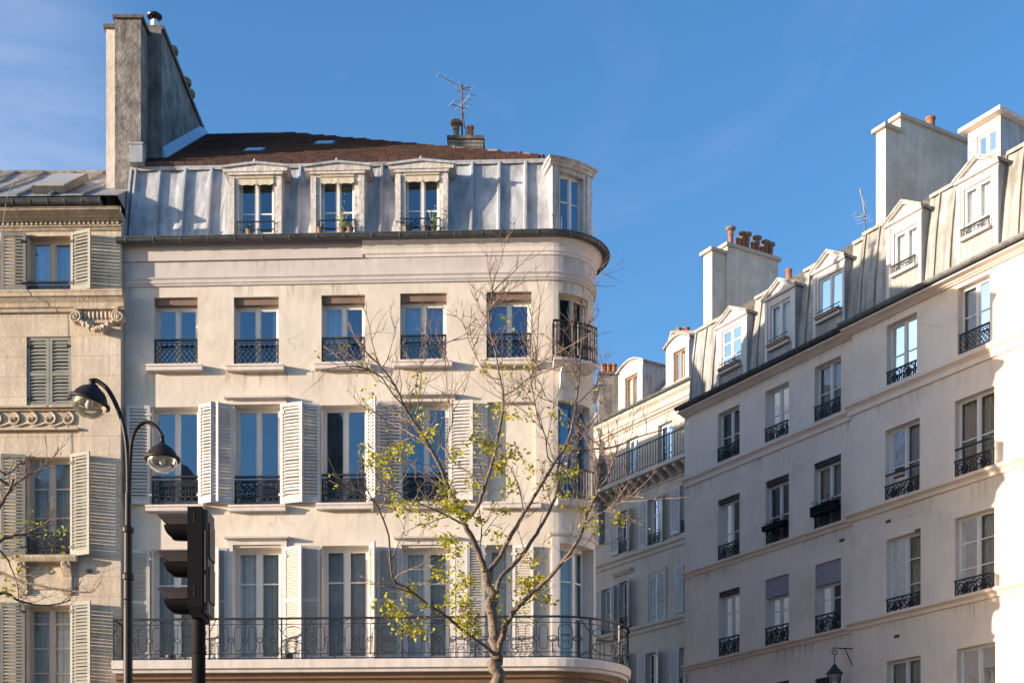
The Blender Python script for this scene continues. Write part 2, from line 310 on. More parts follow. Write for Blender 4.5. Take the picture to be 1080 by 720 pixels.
class Facade:      # a path in plan; outward is to the right of its direction
    def __init__(s, segs):
        s.segs = []; s.L = 0
        for g in segs:
            if g[0] == 'l':
                a, b = Vector(g[1]), Vector(g[2]); l = (b-a).length; s.segs.append(('l', s.L, s.L+l, a, (b-a)/l))
            else:
                c, r, a0, a1 = Vector(g[1]), g[2], g[3], g[4]; l = r*abs(a1-a0); s.segs.append(('a', s.L, s.L+l, c, r, a0, a1))
            s.L += l
        s.tab = {}
    def pt(s, q, z, o=0):
        g = s.segs[0]
        for h in s.segs:
            if q >= h[1]-1e-9: g = h
        if g[0] == 'l':
            u = g[4]; p = g[3]+u*(q-g[1])+Vector((u.y, -u.x))*o
        else:
            t = g[5]+(g[6]-g[5])*(q-g[1])/(g[2]-g[1]); p = g[3]+Vector((math.cos(t), math.sin(t)))*(g[4]+o)
        return (p.x, p.y, z)
    def samples(s, a, b):
        r = [a]
        for g in s.segs:
            if g[0] == 'a' and b > g[1] and a < g[2]:
                n = 20
                for k in range(n+1):
                    x = g[1]+(g[2]-g[1])*k/n
                    if a+1e-4 < x < b-1e-4: r.append(x)
            elif a+1e-4 < g[1] < b-1e-4: r.append(g[1])
        return sorted(set(r))+[b]
    def S(s, px, o=0):
        if o not in s.tab:
            T = []; q = 0
            while q <= s.L:
                x, y, _ = s.pt(q, 0, o); T.append((CX+FPX*x/y, q))
                if len(T) > 1 and T[-1][0] <= T[-2][0]: T.pop(); break
                q += .02
            s.tab[o] = T
        T = s.tab[o]
        if px <= T[0][0]:
            (x0, a), (x1, b) = T[0], T[1]
        elif px >= T[-1][0]:
            return T[-1][1]
        else:
            for i in range(len(T)-1):
                if T[i][0] <= px <= T[i+1][0]: (x0, a), (x1, b) = T[i], T[i+1]; break
        return a+(b-a)*(px-x0)/(x1-x0)
    def Z(s, px, py, o=0):
        _, y, _ = s.pt(s.S(px, o), 0, o); return CZ+(HY-py)*y/FPX
def at(px, py, Y): return Vector(((px-CX)*Y/FPX, Y, CZ+(HY-py)*Y/FPX))

# ------------------------------------------------------------------ kit of parts
def window(F, P, a, rows=1, inset=.2, fr='frame', glass='glass', curtain=None, cw=(0, 1), fw=.05, mull=.07, bars=(), box=None, boxh=0, name='window', leaves=2):
    s0, s1, z0, z1 = a[:4]; o = a[5] if len(a) > 5 else 0
    f = MB(); d = inset
    zt = z1-boxh
    for x0, x1, y0, y1 in ((s0, s0+fw, z0, zt), (s1-fw, s1, z0, zt), (s0+fw, s1-fw, zt-fw, zt), (s0+fw, s1-fw, z0, z0+fw)):
        f.fbox(F, x0, x1, y0, y1, o-d-.06, o-d)
    c = (s0+s1)/2; st = .03
    gaps = []
    if leaves == 2:
        f.fbox(F, c-mull/2, c+mull/2, z0+fw, zt-fw, o-d-.05, o-d+.012)
        gaps = [(s0+fw, c-mull/2), (c+mull/2, s1-fw)]
    else: gaps = [(s0+fw, s1-fw)]
    for g0, g1 in gaps:
        f.fbox(F, g0+.001, g0+st, z0+fw, zt-fw, o-d-.045, o-d-.008); f.fbox(F, g1-st, g1-.001, z0+fw, zt-fw, o-d-.045, o-d-.008)
        f.fbox(F, g0+st, g1-st, z0+fw, z0+fw+.10, o-d-.045, o-d-.008); f.fbox(F, g0+st, g1-st, zt-fw-st, zt-fw-.001, o-d-.045, o-d-.008)
        for b in bars:
            zz = z0+(zt-z0)*b; f.fbox(F, g0+st, g1-st, zz-.016, zz+.016, o-d-.04, o-d-.012)
    w = f.build(name, fr, P)
    g = MB()
    for g0, g1 in gaps:
        x0, x1, y0, y1, oo = g0+st*.6, g1-st*.6, z0+fw+.04, zt-fw-st*.6, o-d-.028; t1, t2 = random.uniform(-.006, .006), random.uniform(-.008, .008)
        g.add([F.pt(x0, y0, oo+t1+t2), F.pt(x1, y0, oo-t1+t2), F.pt(x1, y1, oo-t1-t2), F.pt(x0, y1, oo+t1-t2)], [(0, 1, 2, 3)])
    g.build('pane', glass, w)
    if curtain:
        k = MB(); ds = .02; x0 = s0+(s1-s0)*cw[0]; x1 = s0+(s1-s0)*cw[1]; n = max(4, int((x1-x0)/ds)); pr = None; ph = random.random()*6
        for i in range(n+1):
            x = x0+(x1-x0)*i/n; oo = o-d-.13+.022*math.sin(x*48+ph+math.sin(x*13))
            cur = (F.pt(x, z0+.02, oo), F.pt(x, zt-.02, oo))
            if pr: k.add([pr[0], cur[0], cur[1], pr[1]], [(0, 1, 2, 3)])
            pr = cur
        k.build('curtain', curtain, w, smooth=True)
    if boxh:
        b = MB(); b.fbox(F, s0+.002, s1-.002, zt, z1-.004, o-d-.05, o-d+.12); b.build('blind_box', box, w)
    return w
def shutter(F, P, hinge, w, z0, z1, ang, side, mt='shutter', slat=.072, o=.03, mid=.5, split=None, solid=None, chain=True):
    """side -1: hinged at the left of its window and opened leftwards; ang 180 lies flat on the wall, 0 is closed"""
    ang = ang+(random.uniform(-3, 3) if ang > 20 else 0)
    m = MB(); t = R_(ang); ca, sa = -math.cos(t), math.sin(t)
    def P3(u, z, q):    # u along the leaf from the hinge, q through its thickness (street side positive)
        ss = hinge+side*(u*ca-q*sa*1.0*(1 if side > 0 else 1)*(-1 if False else 1)*0) ; oo = o+u*sa+q
        ss = hinge+side*(u*ca)-side*q*sa*.0
        return F.pt(ss-side*q*sa, oo and z, o+u*sa+q*abs(ca)) if True else None
    def bx(u0, u1, za, zb, q0, q1, mi=0): m.box([P3(u0, za, q0), P3(u1, za, q0), P3(u1, za, q1), P3(u0, za, q1), P3(u0, zb, q0), P3(u1, zb, q0), P3(u1, zb, q1), P3(u0, zb, q1)], mi)
    st = .065; T = .035
    bx(.0, st, z0, z1, 0, T); bx(w-st, w, z0, z1, 0, T)
    rails = [(z0, z0+.12), (z1-.075, z1)]
    if split: rails += [(z0+(z1-z0)*q-.035, z0+(z1-z0)*q+.035) for q in split]
    rails.sort()
    for a, b in rails: bx(st, w-st, a, b, .001, T-.001)
    for i in range(len(rails)-1):
        a, b = rails[i][1], rails[i+1][0]; n = max(1, int((b-a)/slat)); h = (b-a)/n
        for k in range(n):
            zc = a+h*(k+.5)+random.uniform(-.004, .004); hh = h*random.uniform(.34, .42); q0, q1 = .004, T-.004
            m.box([P3(st, zc-hh, q1), P3(w-st, zc-hh, q1), P3(w-st, zc-hh+.012, q1), P3(st, zc-hh+.012, q1),
                   P3(st, zc+hh-.012, q0), P3(w-st, zc+hh-.012, q0), P3(w-st, zc+hh, q0), P3(st, zc+hh, q0)], 1)
        if solid: bx(st, w-st, a, b, .008, .012, 1)
    ob = m.build('shutter', [mt, solid or mt], P)
    for zz in (z0+.2, z1-.2):
        h = MB(); q = [P3(-.03, zz-.025, T), P3(.10, zz-.025, T), P3(.10, zz-.025, T+.012), P3(-.03, zz-.025, T+.012), P3(-.03, zz+.025, T), P3(.10, zz+.025, T), P3(.10, zz+.025, T+.012), P3(-.03, zz+.025, T+.012)]
        h.box(q); h.build('hinge', mt if mt != 'shutterolive' else 'ironbrown', ob)
    return ob
def rail_lattice(F, P, s0, s1, z0, z1, o, mt='iron'):
    m = MB(); m.fbox(F, s0, s1, z1-.035, z1, o-.03, o+.03); m.fbox(F, s0, s1, z0, z0+.03, o-.012, o+.012)
    m.fbox(F, s0, s0+.025, z0+.03, z1-.035, o-.012, o+.012); m.fbox(F, s1-.025, s1, z0+.03, z1-.035, o-.012, o+.012)
    m.fbox(F, s0+.025, s1-.025, z1-.085, z1-.07, o-.008, o+.008)
    za, zb = z0+.03, z1-.085; H = zb-za; n = max(5, round((s1-s0-.05)/.115)); st = (s1-s0-.05)/n; k = H/2.0
    for i in range(-6, n+6):
        for sg in (1, -1):
            a = (s0+.025+i*st, za) if sg > 0 else (s0+.025+i*st, zb)
            # clip a diagonal of run H*.75
            run = H*.82; b = (a[0]+run, zb if sg > 0 else za)
            x0, y0, x1, y1 = a[0], a[1], b[0], b[1]
            lo, hi = s0+.025, s1-.025
            if x1 <= lo or x0 >= hi: continue
            if x0 < lo: y0 += (y1-y0)*(lo-x0)/(x1-x0); x0 = lo
            if x1 > hi: y1 = y0+(y1-y0)*(hi-x0)/(x1-x0); x1 = hi
            if x1-x0 > .01: m.bar(F, (x0, y0), (x1, y1), o+(.005 if sg > 0 else -.005), .014, .010)
    return m.build('window_railing', mt, P)
def rail_baluster(F, P, s0, s1, z0, z1, o, mt='iron', name='window_railing'):
    m = MB(); m.fbox(F, s0, s1, z1-.04, z1, o-.03, o+.03); m.fbox(F, s0, s1, z0, z0+.03, o-.014, o+.014)
    m.fbox(F, s0, s1, z1-.11, z1-.09, o-.01, o+.01); zb = z0+(z1-z0)*.30; m.fbox(F, s0, s1, zb-.01, zb+.012, o-.01, o+.01)
    n = max(4, round((s1-s0)/.14)); st = (s1-s0)/n
    for i in range(n+1):
        x = s0+st*i; x = min(max(x, s0+.012), s1-.012)
        m.bar(F, (x, z0+.03), (x, z1-.09), o, .02 if i % n else .03, .02)
        if i < n:
            c = x+st/2; m.ring(F, (c, (z0+.03+zb)/2), st*.40, o, .016, 8, rz=(zb-z0-.03)*.42)
            m.bar(F, (c, zb), (c, z1-.1), o, .014, .014)
            m.ring(F, (c, zb+(z1-zb)*.25), st*.3, o, .02, 6); m.ring(F, (c, z1-.18), st*.36, o, .022, 6)
    return m.build(name, mt, P)
def rail_scroll(F, P, s0, s1, z0, z1, o, mt='iron', dense=1):
    m = MB(); m.fbox(F, s0-.02, s1+.02, z1-.035, z1, o-.025, o+.025); m.fbox(F, s0, s1, z0+.03, z0+.055, o-.012, o+.012)
    m.fbox(F, s0, s0+.025, z0, z1-.035, o-.014, o+.014); m.fbox(F, s1-.025, s1, z0, z1-.035, o-.014, o+.014)
    H = z1-z0; zc = z0+H*.5; n = 2 if (s1-s0) < 1.5 else 3; st = (s1-s0)/n
    for i in range(n):
        c = s0+st*(i+.5); m.bar(F, (c, z0+.05), (c, z1-.03), o, .02, .014)
        for sg in (-1, 1):
            m.ring(F, (c+sg*st*.22, zc+H*.17), st*.17, o, .024, 8); m.ring(F, (c+sg*st*.22, zc-H*.17), st*.15, o, .024, 8)
            m.bar(F, (c, zc), (c+sg*st*.45, z1-.06), o, .018, .014); m.bar(F, (c, zc), (c+sg*st*.45, z0+.07), o, .018, .014)
        m.ring(F, (c, zc), .07, o, .05, 6)
        if i: m.bar(F, (s0+st*i, z0+.05), (s0+st*i, z1-.03), o, .022, .014)
    return m.build('window_railing', mt, P)
def sill(F, P, s0, s1, zt, h=.13, o=.17, mt='trim', back=0):
    m = MB(); m.sweep(F, s0, s1, [(back+.002, zt-h), (o-.03, zt-h), (o-.02, zt-h*.45), (o, zt-h*.4), (o, zt-.012), (back+.002, zt)])
    return m.build('window_sill', mt, P)
def head(F, P, s0, s1, z0, z1, mt='trim'):
    m = MB(); m.sweep(F, s0+.05, s1-.05, [(.002, z0), (.05, z0), (.06, (z0+z1)/2), (.12, z1-.05), (.002, z1-.05)])
    m.sweep(F, s0, s1, [(.002, z1-.05), (.17, z1-.05), (.18, z1-.005), (.002, z1+.01)])
    return m.build('window_hood', mt, P)
def pot(P, p, h=.35, r=.11, mt='terracotta', cowl=None):
    m = MB(); m.lathe(p, [(r*1.1, 0), (r, .03), (r*.88, h*.8), (r*1.05, h*.82), (r*1.1, h), (r*.8, h), (r*.75, h*.6), (0, h*.55)], 12)
    if cowl:
        c = Vector(p)+Vector((0, 0, h)); m.lathe(c, [(r*.8, 0), (r*.9, .05), (r*1.8, .10), (r*1.9, .16), (r*1.2, .2), (0, .22)], 12, 1)
    return m.build('chimney_pot', [mt, cowl or mt], P, smooth=False)
def stack(F, P, s0, s1, o0, o1, z0, z1, mt, cap='coping', caph=.16, ov=.09, name='chimney'):
    m = MB(); m.fbox(F, s0, s1, z0, z1, o0, o1); m.fbox(F, s0-ov, s1+ov, z1, z1+caph*.6, o0-ov, o1+ov, 1); m.fbox(F, s0-ov*.4, s1+ov*.4, z1+caph*.6, z1+caph, o0-ov*.4, o1+ov*.4, 1)
    return m.build(name, [mt, cap], P)
def gutter(F, P, s0, s1, z, o, r, mt, hooks=.55, name='gutter'):
    m = MB(); pr = []; n = 8
    for k in range(n+1):
        t = math.pi*k/n; pr.append((o+r*math.cos(t), z-r*math.sin(t)))
    pr2 = [(o+(r-.012)*math.cos(math.pi*k/n), z-(r-.012)*math.sin(math.pi*k/n)+.002) for k in range(n, -1, -1)]
    m.sweep(F, s0, s1, pr+pr2); m.sweep(F, s0, s1, [(o+r-.01, z-.01), (o+r+.012, z-.01), (o+r+.012, z+.016), (o+r-.01, z+.016)])
    x = s0+.2
    while x < s1:
        m.sweep(F, x, x+.025, [(o+(r+.01)*math.cos(math.pi*k/n), z-(r+.01)*math.sin(math.pi*k/n)) for k in range(n+1)]+[(o-r, z+.02), (o+r+.01, z+.02)], 1); x += hooks
    return m.build(name, [mt, 'gutter2'], P)
def mansard(F, P, iv, zb, zt, ob, ot, mt, seams, seamw=.045, seamh=.06):
    m = MB()
    for a, b in iv:
        n = 6; pr = [(ob+(ot-ob)*(k/n)+.04*math.sin(math.pi*k/n), zb+(zt-zb)*k/n) for k in range(n+1)]
        # panels, each dished a little between its seams
        cut = [a]+[x for x in seams if a+.05 < x < b-.05]+[b]
        for i in range(len(cut)-1):
            x0, x1 = cut[i], cut[i+1]; q = 6; G = []
            for j in range(q+1):
                x = x0+(x1-x0)*j/q; dd = -.025*math.sin(math.pi*j/q)+random.uniform(-.004, .004)
                G.append([F.pt(x, z, o+dd+random.uniform(-.006, .006)*(0 < k < n)) for k, (o, z) in enumerate(pr)])
            vs = [p for g in G for p in g]; fs = []
            for j in range(q):
                for k in range(n): fs.append((j*(n+1)+k, (j+1)*(n+1)+k, (j+1)*(n+1)+k+1, j*(n+1)+k+1))
            m.add(vs, fs)
        m.sweep(F, a, b, [(ob-.02, zb-.01), (ob+.05, zb-.01), (ob+.045, zb+.05), (ob-.02, zb+.06)], 1)
        m.sweep(F, a, b, [(ot-.05, zt-.02), (ot+.05, zt-.06), (ot+.07, zt+.02), (ot-.05, zt+.05)], 1)
        for x in seams:
            if a-.01 <= x <= b+.01:
                pts = [F.pt(x, z, o+seamh*.3) for o, z in pr]
                w = seamw
                vs = []
                for (o, z) in pr: vs += [F.pt(x-w, z, o-.01), F.pt(x-w*.5, z, o+seamh), F.pt(x+w*.5, z, o+seamh), F.pt(x+w, z, o-.01)]
                fs = []
                for k in range(n): fs += [(k*4, k*4+1, k*4+5, k*4+4), (k*4+1, k*4+2, k*4+6, k*4+5), (k*4+2, k*4+3, k*4+7, k*4+6)]
                fs.append((0, 1, 2, 3)); fs.append((n*4, n*4+1, n*4+2, n*4+3)); m.add(vs, fs, 1)
    return m.build('mansard_roof', [mt, mt], P)

# ================================================================== THE SETTING
g = MB(); g.abox(-1500, 1500, -1500, 1500, -.3, 0); g.build('ground', 'paving').__setitem__('kind', 'structure')
g = MB(); g.abox(-60, 60, 6, 20, -.2, .004); r_ = g.build('road', 'asphalt'); r_['kind'] = 'structure'
g = MB(); g.add([(4, 20, .004), (15, 20, .004), (8.5, 36, .004), (-1, 66, .004), (-8, 66, .004), (3, 37, .004)], [(0, 1, 2, 3, 4, 5)]); g.build('side_street', 'asphalt')['kind'] = 'structure'
g = MB(); g.abox(-60, 2.6, 24, 31.2, .002, .13); g.abox(-60, 2.6, 23.8, 24, .002, .135); g.build('pavement', 'paving')['kind'] = 'structure'
g = MB()
for i in range(9): g.abox(-4+i*.9, -3.5+i*.9, 8, 11.5, .002, .008)
g.build('road_marking', 'paint')['kind'] = 'structure'

# ================================================================== FRONT BUILDING (cream stucco, rounded corner)
p0, p1 = Vector((-8.56, 31.40)), Vector((.80, 31.03)); u = (p1-p0).normalized(); RR = 1.0
cen = p1+Vector((-u.y, u.x))*RR; a0 = math.atan2(-u.x, u.y); a1 = a0+R_(118)
pe = cen+Vector((math.cos(a1), math.sin(a1)))*RR; ud = Vector((-math.sin(a1), math.cos(a1)))
FF = Facade([('l', p0, p1), ('a', cen, RR, a0, a1), ('l', pe, pe+ud*11)])
fb = thing('apartment_building', (-4, 33, 0), 'cream stucco apartment block with rounded corner, long iron balcony and brown tiled roof', 'building')
SE = FF.L
def op(F, x0, x1, yt, yb, o=0): a, b = F.S(x0, o), F.S(x1, o); c = (x0+x1)/2; return [a, b, F.Z(c, yb, o), F.Z(c, yt, o)]
zG = FF.Z(350, 247.5, .3)           # gutter lip
R1 = [op(FF, *q) for q in ((162.5, 208.5, 313.5, 386), (246.5, 294, 313, 386), (339, 385, 311, 384), (422, 471, 309, 381.5), (513, 560.5, 307.5, 380))]
R2 = [op(FF, *q) for q in ((160, 209.5, 429, 533), (247, 295.5, 428, 533), (339, 387.5, 427, 531), (425, 473, 425, 530))]
R3 = [op(FF, *q) for q in ((160, 209, 579, 693), (246, 297, 577, 692), (339.5, 389.5, 575, 691), (424, 474.5, 577, 691), (513, 561, 574, 690))]
w6 = [FF.S(589), FF.S(620), FF.Z(589, 383), FF.Z(589, 308)]
w26 = [FF.S(588.5), FF.S(622), FF.Z(588.5, 527), FF.Z(588.5, 422)]
w36 = [FF.S(590), FF.S(624), FF.Z(590, 688), FF.Z(590, 573)]
zSlab = 6.86
for q in R3+[w36]: q[2] = zSlab+.06
blind = op(FF, 514, 565, 423.5, 530)
arc = R1+R2+R3+[w6, w26, w36]
for q in arc: q.append(.27)
zT = FF.Z(350, 253.5)
# side street windows for whoever steps aside
sideops = []
for zz in ((7, 9.3), (10.2, 12.1), (13.2, 14.7)):
    for k in range(3): a = FF.segs[2][1]+1.6+k*2.7; sideops.append([a, a+1.05, zz[0], zz[1], .27])
m = MB(); m.wall(FF, 0, SE, 0, zT, arc+[blind+[.10]]+sideops, .27)
m.wall(FF, blind[0], blind[1], blind[2], blind[3], [], 0, -.10)
for z in (0, zT): pass
m.build('wall', 'stucco', fb)
m = MB(); m.wall(FF, 0, SE, 3, zT+.1, [], 0, -.62); m.build('interior', 'dark', fb)
def offp(o, n=14): return [FF.pt(s, 0, o)[:2] for s in FF.samples(0, SE)]
corepts = offp(-.66); endp = corepts[-1]
m = MB(); m.plan(corepts+[(endp[0]-6, endp[1]+.5), (-8.5, 41.5)], .01, zT+.15); m.plan([(x, y) for x, y in [FF.pt(s, 0, -.95)[:2] for s in FF.samples(0, SE)]]+[(endp[0]-6, endp[1]+.3), (-8.5, 41.3)], zT+.15, zG+1.88)
m.build('rear_wall', 'stucco3', fb)
m = MB(); e1 = Vector(pe)+ud*11
ww = lambda a, b, z: m.plan([tuple(Vector(pe)+ud*a), tuple(Vector(pe)+ud*b), tuple(Vector(pe)+ud*b+Vector((-7, -3))), tuple(Vector(pe)+ud*a+Vector((-7, -3)))], .01, z)
ww(11.02, 15.5, 20.3); ww(15.52, 30, 22.9)  # unseen side-street houses added behind, heights shaped for the shade they cast
m.build('unseen_shading_row', 'stucco2', fb)
# row 1
for i, a in enumerate(R1):
    window(FF, fb, a, inset=.19, box='blind', boxh=.15, curtain=[None, 'curtain', 'curtain', 'curtain', 'curtainwarm'][i], cw=[(0, 1), (.8, 1), (.05, .42), (0, .9), (.05, .5)][i], fw=.065, mull=.06)
    c = (a[0]+a[1])/2; x = CX
    rail_lattice(FF, fb, a[0]+.01, a[1]-.01, a[2]+.03, a[2]+.60, -.03)
    sill(FF, fb, a[0]-.13, a[1]+.13, a[2], .14, .19)
# row 2
for i, a in enumerate(R2):
    window(FF, fb, a, inset=.2, fw=.06, mull=.07, boxh=0)
    rail_baluster(FF, fb, a[0]+.01, a[1]-.01, a[2]+.02, a[2]+.66, -.03)
    sill(FF, fb, a[0]-.10, a[1]+.14, a[2]-.005, .14, .17)
for i in (1, 3): a = R2[i]; head(FF, fb, a[0]-.2, a[1]+.2, a[3]+.02, a[3]+.18)
sill(FF, fb, blind[0]-.1, blind[1]+.12, blind[2], .14, .17)
def sh2(i, side, w, ang, **k):
    a = R2[i]; shutter(FF, fb, a[0]-.02 if side < 0 else a[1]+.02, w, a[2]+.02, a[3]+.02, ang, side, **k)
sh2(0, -1, .51, 174); sh2(0, 1, .53, 158); sh2(1, -1, .50, 152); sh2(1, 1, .53, 164); sh2(2, -1, .42, 170); sh2(2, 1, .50, 120); sh2(3, -1, .53, 172); sh2(3, 1, .53, 172)
# row 3
for i, a in enumerate(R3):
    window(FF, fb, a, inset=.2, fw=.08, mull=.10, curtain='curtain', bars=(.40, .70), glass='glassdark')
def sh3(i, side, w, ang, off=.03, **k):
    a = R3[i]; shutter(FF, fb, a[0]-off if side < 0 else a[1]+off, w, a[2]+.02, a[3]-.02, ang, side, mt='shutter', solid='shuttergrey', slat=.055, split=(.53,), **k)
sh3(0, -1, .44, 175); sh3(0, 1, .5, 165); sh3(1, -1, .5, 176, .12); sh3(1, 1, .48, 152, .06); sh3(2, -1, .44, 168); sh3(2, 1, .46, 115); sh3(3, -1, .5, 170, .05)
sh3(4, -1, .40, 172); sh3(4, 1, .46, 175, -.42)
for i in (1, 3):
    a = R3[i]; head(FF, fb, a[0]-.17, a[1]+.17, a[3]+.05, a[3]+.22)
    m = MB(); m.fbox(FF, a[0]-.12, a[0]-.001, a[2]-.06, a[3]+.05, .002, .05); m.fbox(FF, a[1]+.001, a[1]+.12, a[2]-.06, a[3]+.05, .002, .05); m.build('window_surround', 'trim', fb)
m = MB(); a = R3[3]; m.fbox(FF, a[1]+.14, a[1]+.42, a[2]-.06, a[3]+.1, .002, .10); m.build('pilaster', 'trim', fb)
# corner windows
window(FF, fb, w6, inset=.15, leaves=2, fw=.05, glass='void', fr='framecream')
m = MB(); m.sweep(FF, FF.S(584, .33), FF.S(629.5, .33), [(.002, w6[2]-.16), (.12, w6[2]-.16), (.36, w6[2]-.07), (.38, w6[2]-.06), (.38, w6[2]), (.002, w6[2])]); 
for q in (.12, 1.35): m.sweep(FF, w6[0]+q-.1, w6[0]+q, [(.002, w6[2]-.55), (.05, w6[2]-.55), (.10, w6[2]-.45), (.14, w6[2]-.25), (.28, w6[2]-.16), (.002, w6[2]-.16)])
m.build('balcony_ledge', 'trim', fb)
m = MB(); a, b = FF.S(584, .33), FF.S(629.5, .33); z0, z1 = w6[2]+.01, w6[2]+.82
m.fbox(FF, a, b, z1-.035, z1, .30, .345); m.fbox(FF, a, b, z0+.06, z0+.08, .315, .33); m.fbox(FF, a, b, z1-.13, z1-.115, .315, .33)
n = 15
for k in range(n+1):
    x = a+(b-a)*k/n; m.bar(FF, (x, z0), (x, z1-.03), .322, .022, .02)
    if k < n: m.ring(FF, (x+(b-a)/n/2, z0+.3), .05, .322, .014, 6); 
for x in (a, b): m.fbox(FF, x-.012, x+.012, z1-.035, z1, .002, .33); m.fbox(FF, x-.012, x+.012, z0+.06, z0+.08, .002, .33)
for k in range(3):
    for zz in (.25, .5): m.fbox(FF, a-.01, a+.01, z0, z1-.03, .06+k*.1, .08+k*.1)
m.build('balcony_railing', 'ironbrown', fb)
window(FF, fb, w26, inset=.15, leaves=2, fw=.07, mull=.16, fr='frameblue')
a, b = FF.S(588, .2), FF.S(626, .2)
m = MB(); m.sweep(FF, a, b, [(.002, w26[2]-.14), (.2, w26[2]-.14), (.24, w26[2]-.06), (.24, w26[2]-.005), (.002, w26[2]-.005)]); m.build('balcony_ledge', 'trim', fb)
m = MB(); z0, z1 = w26[2], w26[2]+.68
m.fbox(FF, a, b, z1-.035, z1, .19, .23); m.fbox(FF, a, b, z0+.06, z0+.08, .2, .22)
for k in range(13): x = a+(b-a)*k/12; m.bar(FF, (x, z0), (x, z1-.03), .21, .02, .02)
m.build('balcony_railing', 'iron', fb)
window(FF, fb, w36, inset=.2, leaves=2, fw=.07, mull=.1, curtain='curtain', bars=(.40, .70), glass='glassdark')
m = MB(); z0, z1 = w36[2]-.06, w36[3]
m.fbox(FF, w36[0]-.17, w36[0]-.002, z0, z1+.17, .002, .05); m.fbox(FF, w36[1]+.002, w36[1]+.17, z0, z1+.17, .002, .05); m.fbox(FF, w36[0]-.001, w36[1]+.001, z1+.002, z1+.17, .002, .05)
m.sweep(FF, w36[0]-.21, w36[1]+.21, [(.002, z1+.17), (.08, z1+.17), (.10, z1+.22), (.002, z1+.23)]); m.build('window_surround', 'trim', fb)
for q in sideops: window(FF, fb, q, curtain='curtain', glass='glassdark')
# frieze, strings, cornice
m = MB(); z1, z2, z3 = FF.Z(350, 273.5), FF.Z(350, 291), FF.Z(350, 299.5); s383 = FF.S(383)
m.fbox(FF, .0, SE, z2, z1, .002, .03); m.build('frieze', 'frieze', fb)
m = MB(); m.fbox(FF, 0.001, s383, z1, zT-.002, .002, .075); m.build('fascia_panel', 'frieze', fb)
m = MB(); m.sweep(FF, 0, SE, [(.002, z3), (.03, z3), (.045, z3+.05), (.06, z3+.055), (.06, z3+.10), (.045, z3+.105), (.05, z3+.13), (.075, z2-.02), (.075, z2), (.002, z2)]); m.build('string_course', 'frieze', fb)
m = MB(); H = zT-z1
m.sweep(FF, s383+.002, SE, [(.002, z1), (.05, z1), (.06, z1+H*.14), (.08, z1+H*.18), (.09, z1+H*.4), (.15, z1+H*.7), (.19, z1+H*.74), (.19, z1+H*.86), (.22, z1+H*.88), (.23, zT-.002), (.002, zT-.002)]); m.build('cornice', 'trim', fb)
m = MB(); m.sweep(FF, 0, SE, [(-.9, zT), (.26, zT), (.26, zT+.05), (-.9, zT+.05)]); m.build('eaves_board', 'lead', fb)
gutter(FF, fb, -.08, SE, zG+.0, .27, .085, 'lead', .6)
z2f = z3
# mansard with dormers
zM0, zM1 = zT+.06, FF.Z(350, 174.5, -.5)
DM = [(242.5, 297.5, 252, 289, 183, 188), (328, 384.5, 338.5, 374, 182, 186.5), (417, 472.5, 427.5, 463.5, 180, 184.5)]
iv = []; x = 0.0
for d in DM: iv.append((x, FF.S(d[0]))); x = FF.S(d[1])
cs0, cs1 = FF.S(581), FF.S(620)
iv.append((x, cs0)); iv.append((cs1, SE))
seams = [FF.S(q, -.1) for q in (133, 138, 164, 191, 219, 241, 313.5, 401, 497, 526, 554)]+[cs1+.6*k+.5 for k in range(20)]
mansard(FF, fb, iv, zM0, zM1, -.06, -.50, 'zinc', seams)
m = MB(); m.add([FF.pt(0, zM0, .0), FF.pt(0, zM0, -1.2), FF.pt(0, zM1, -1.2), FF.pt(0, zM1, -.5)], [(0, 1, 2, 3)]); m.build('roof_cheek', 'zinc', fb)
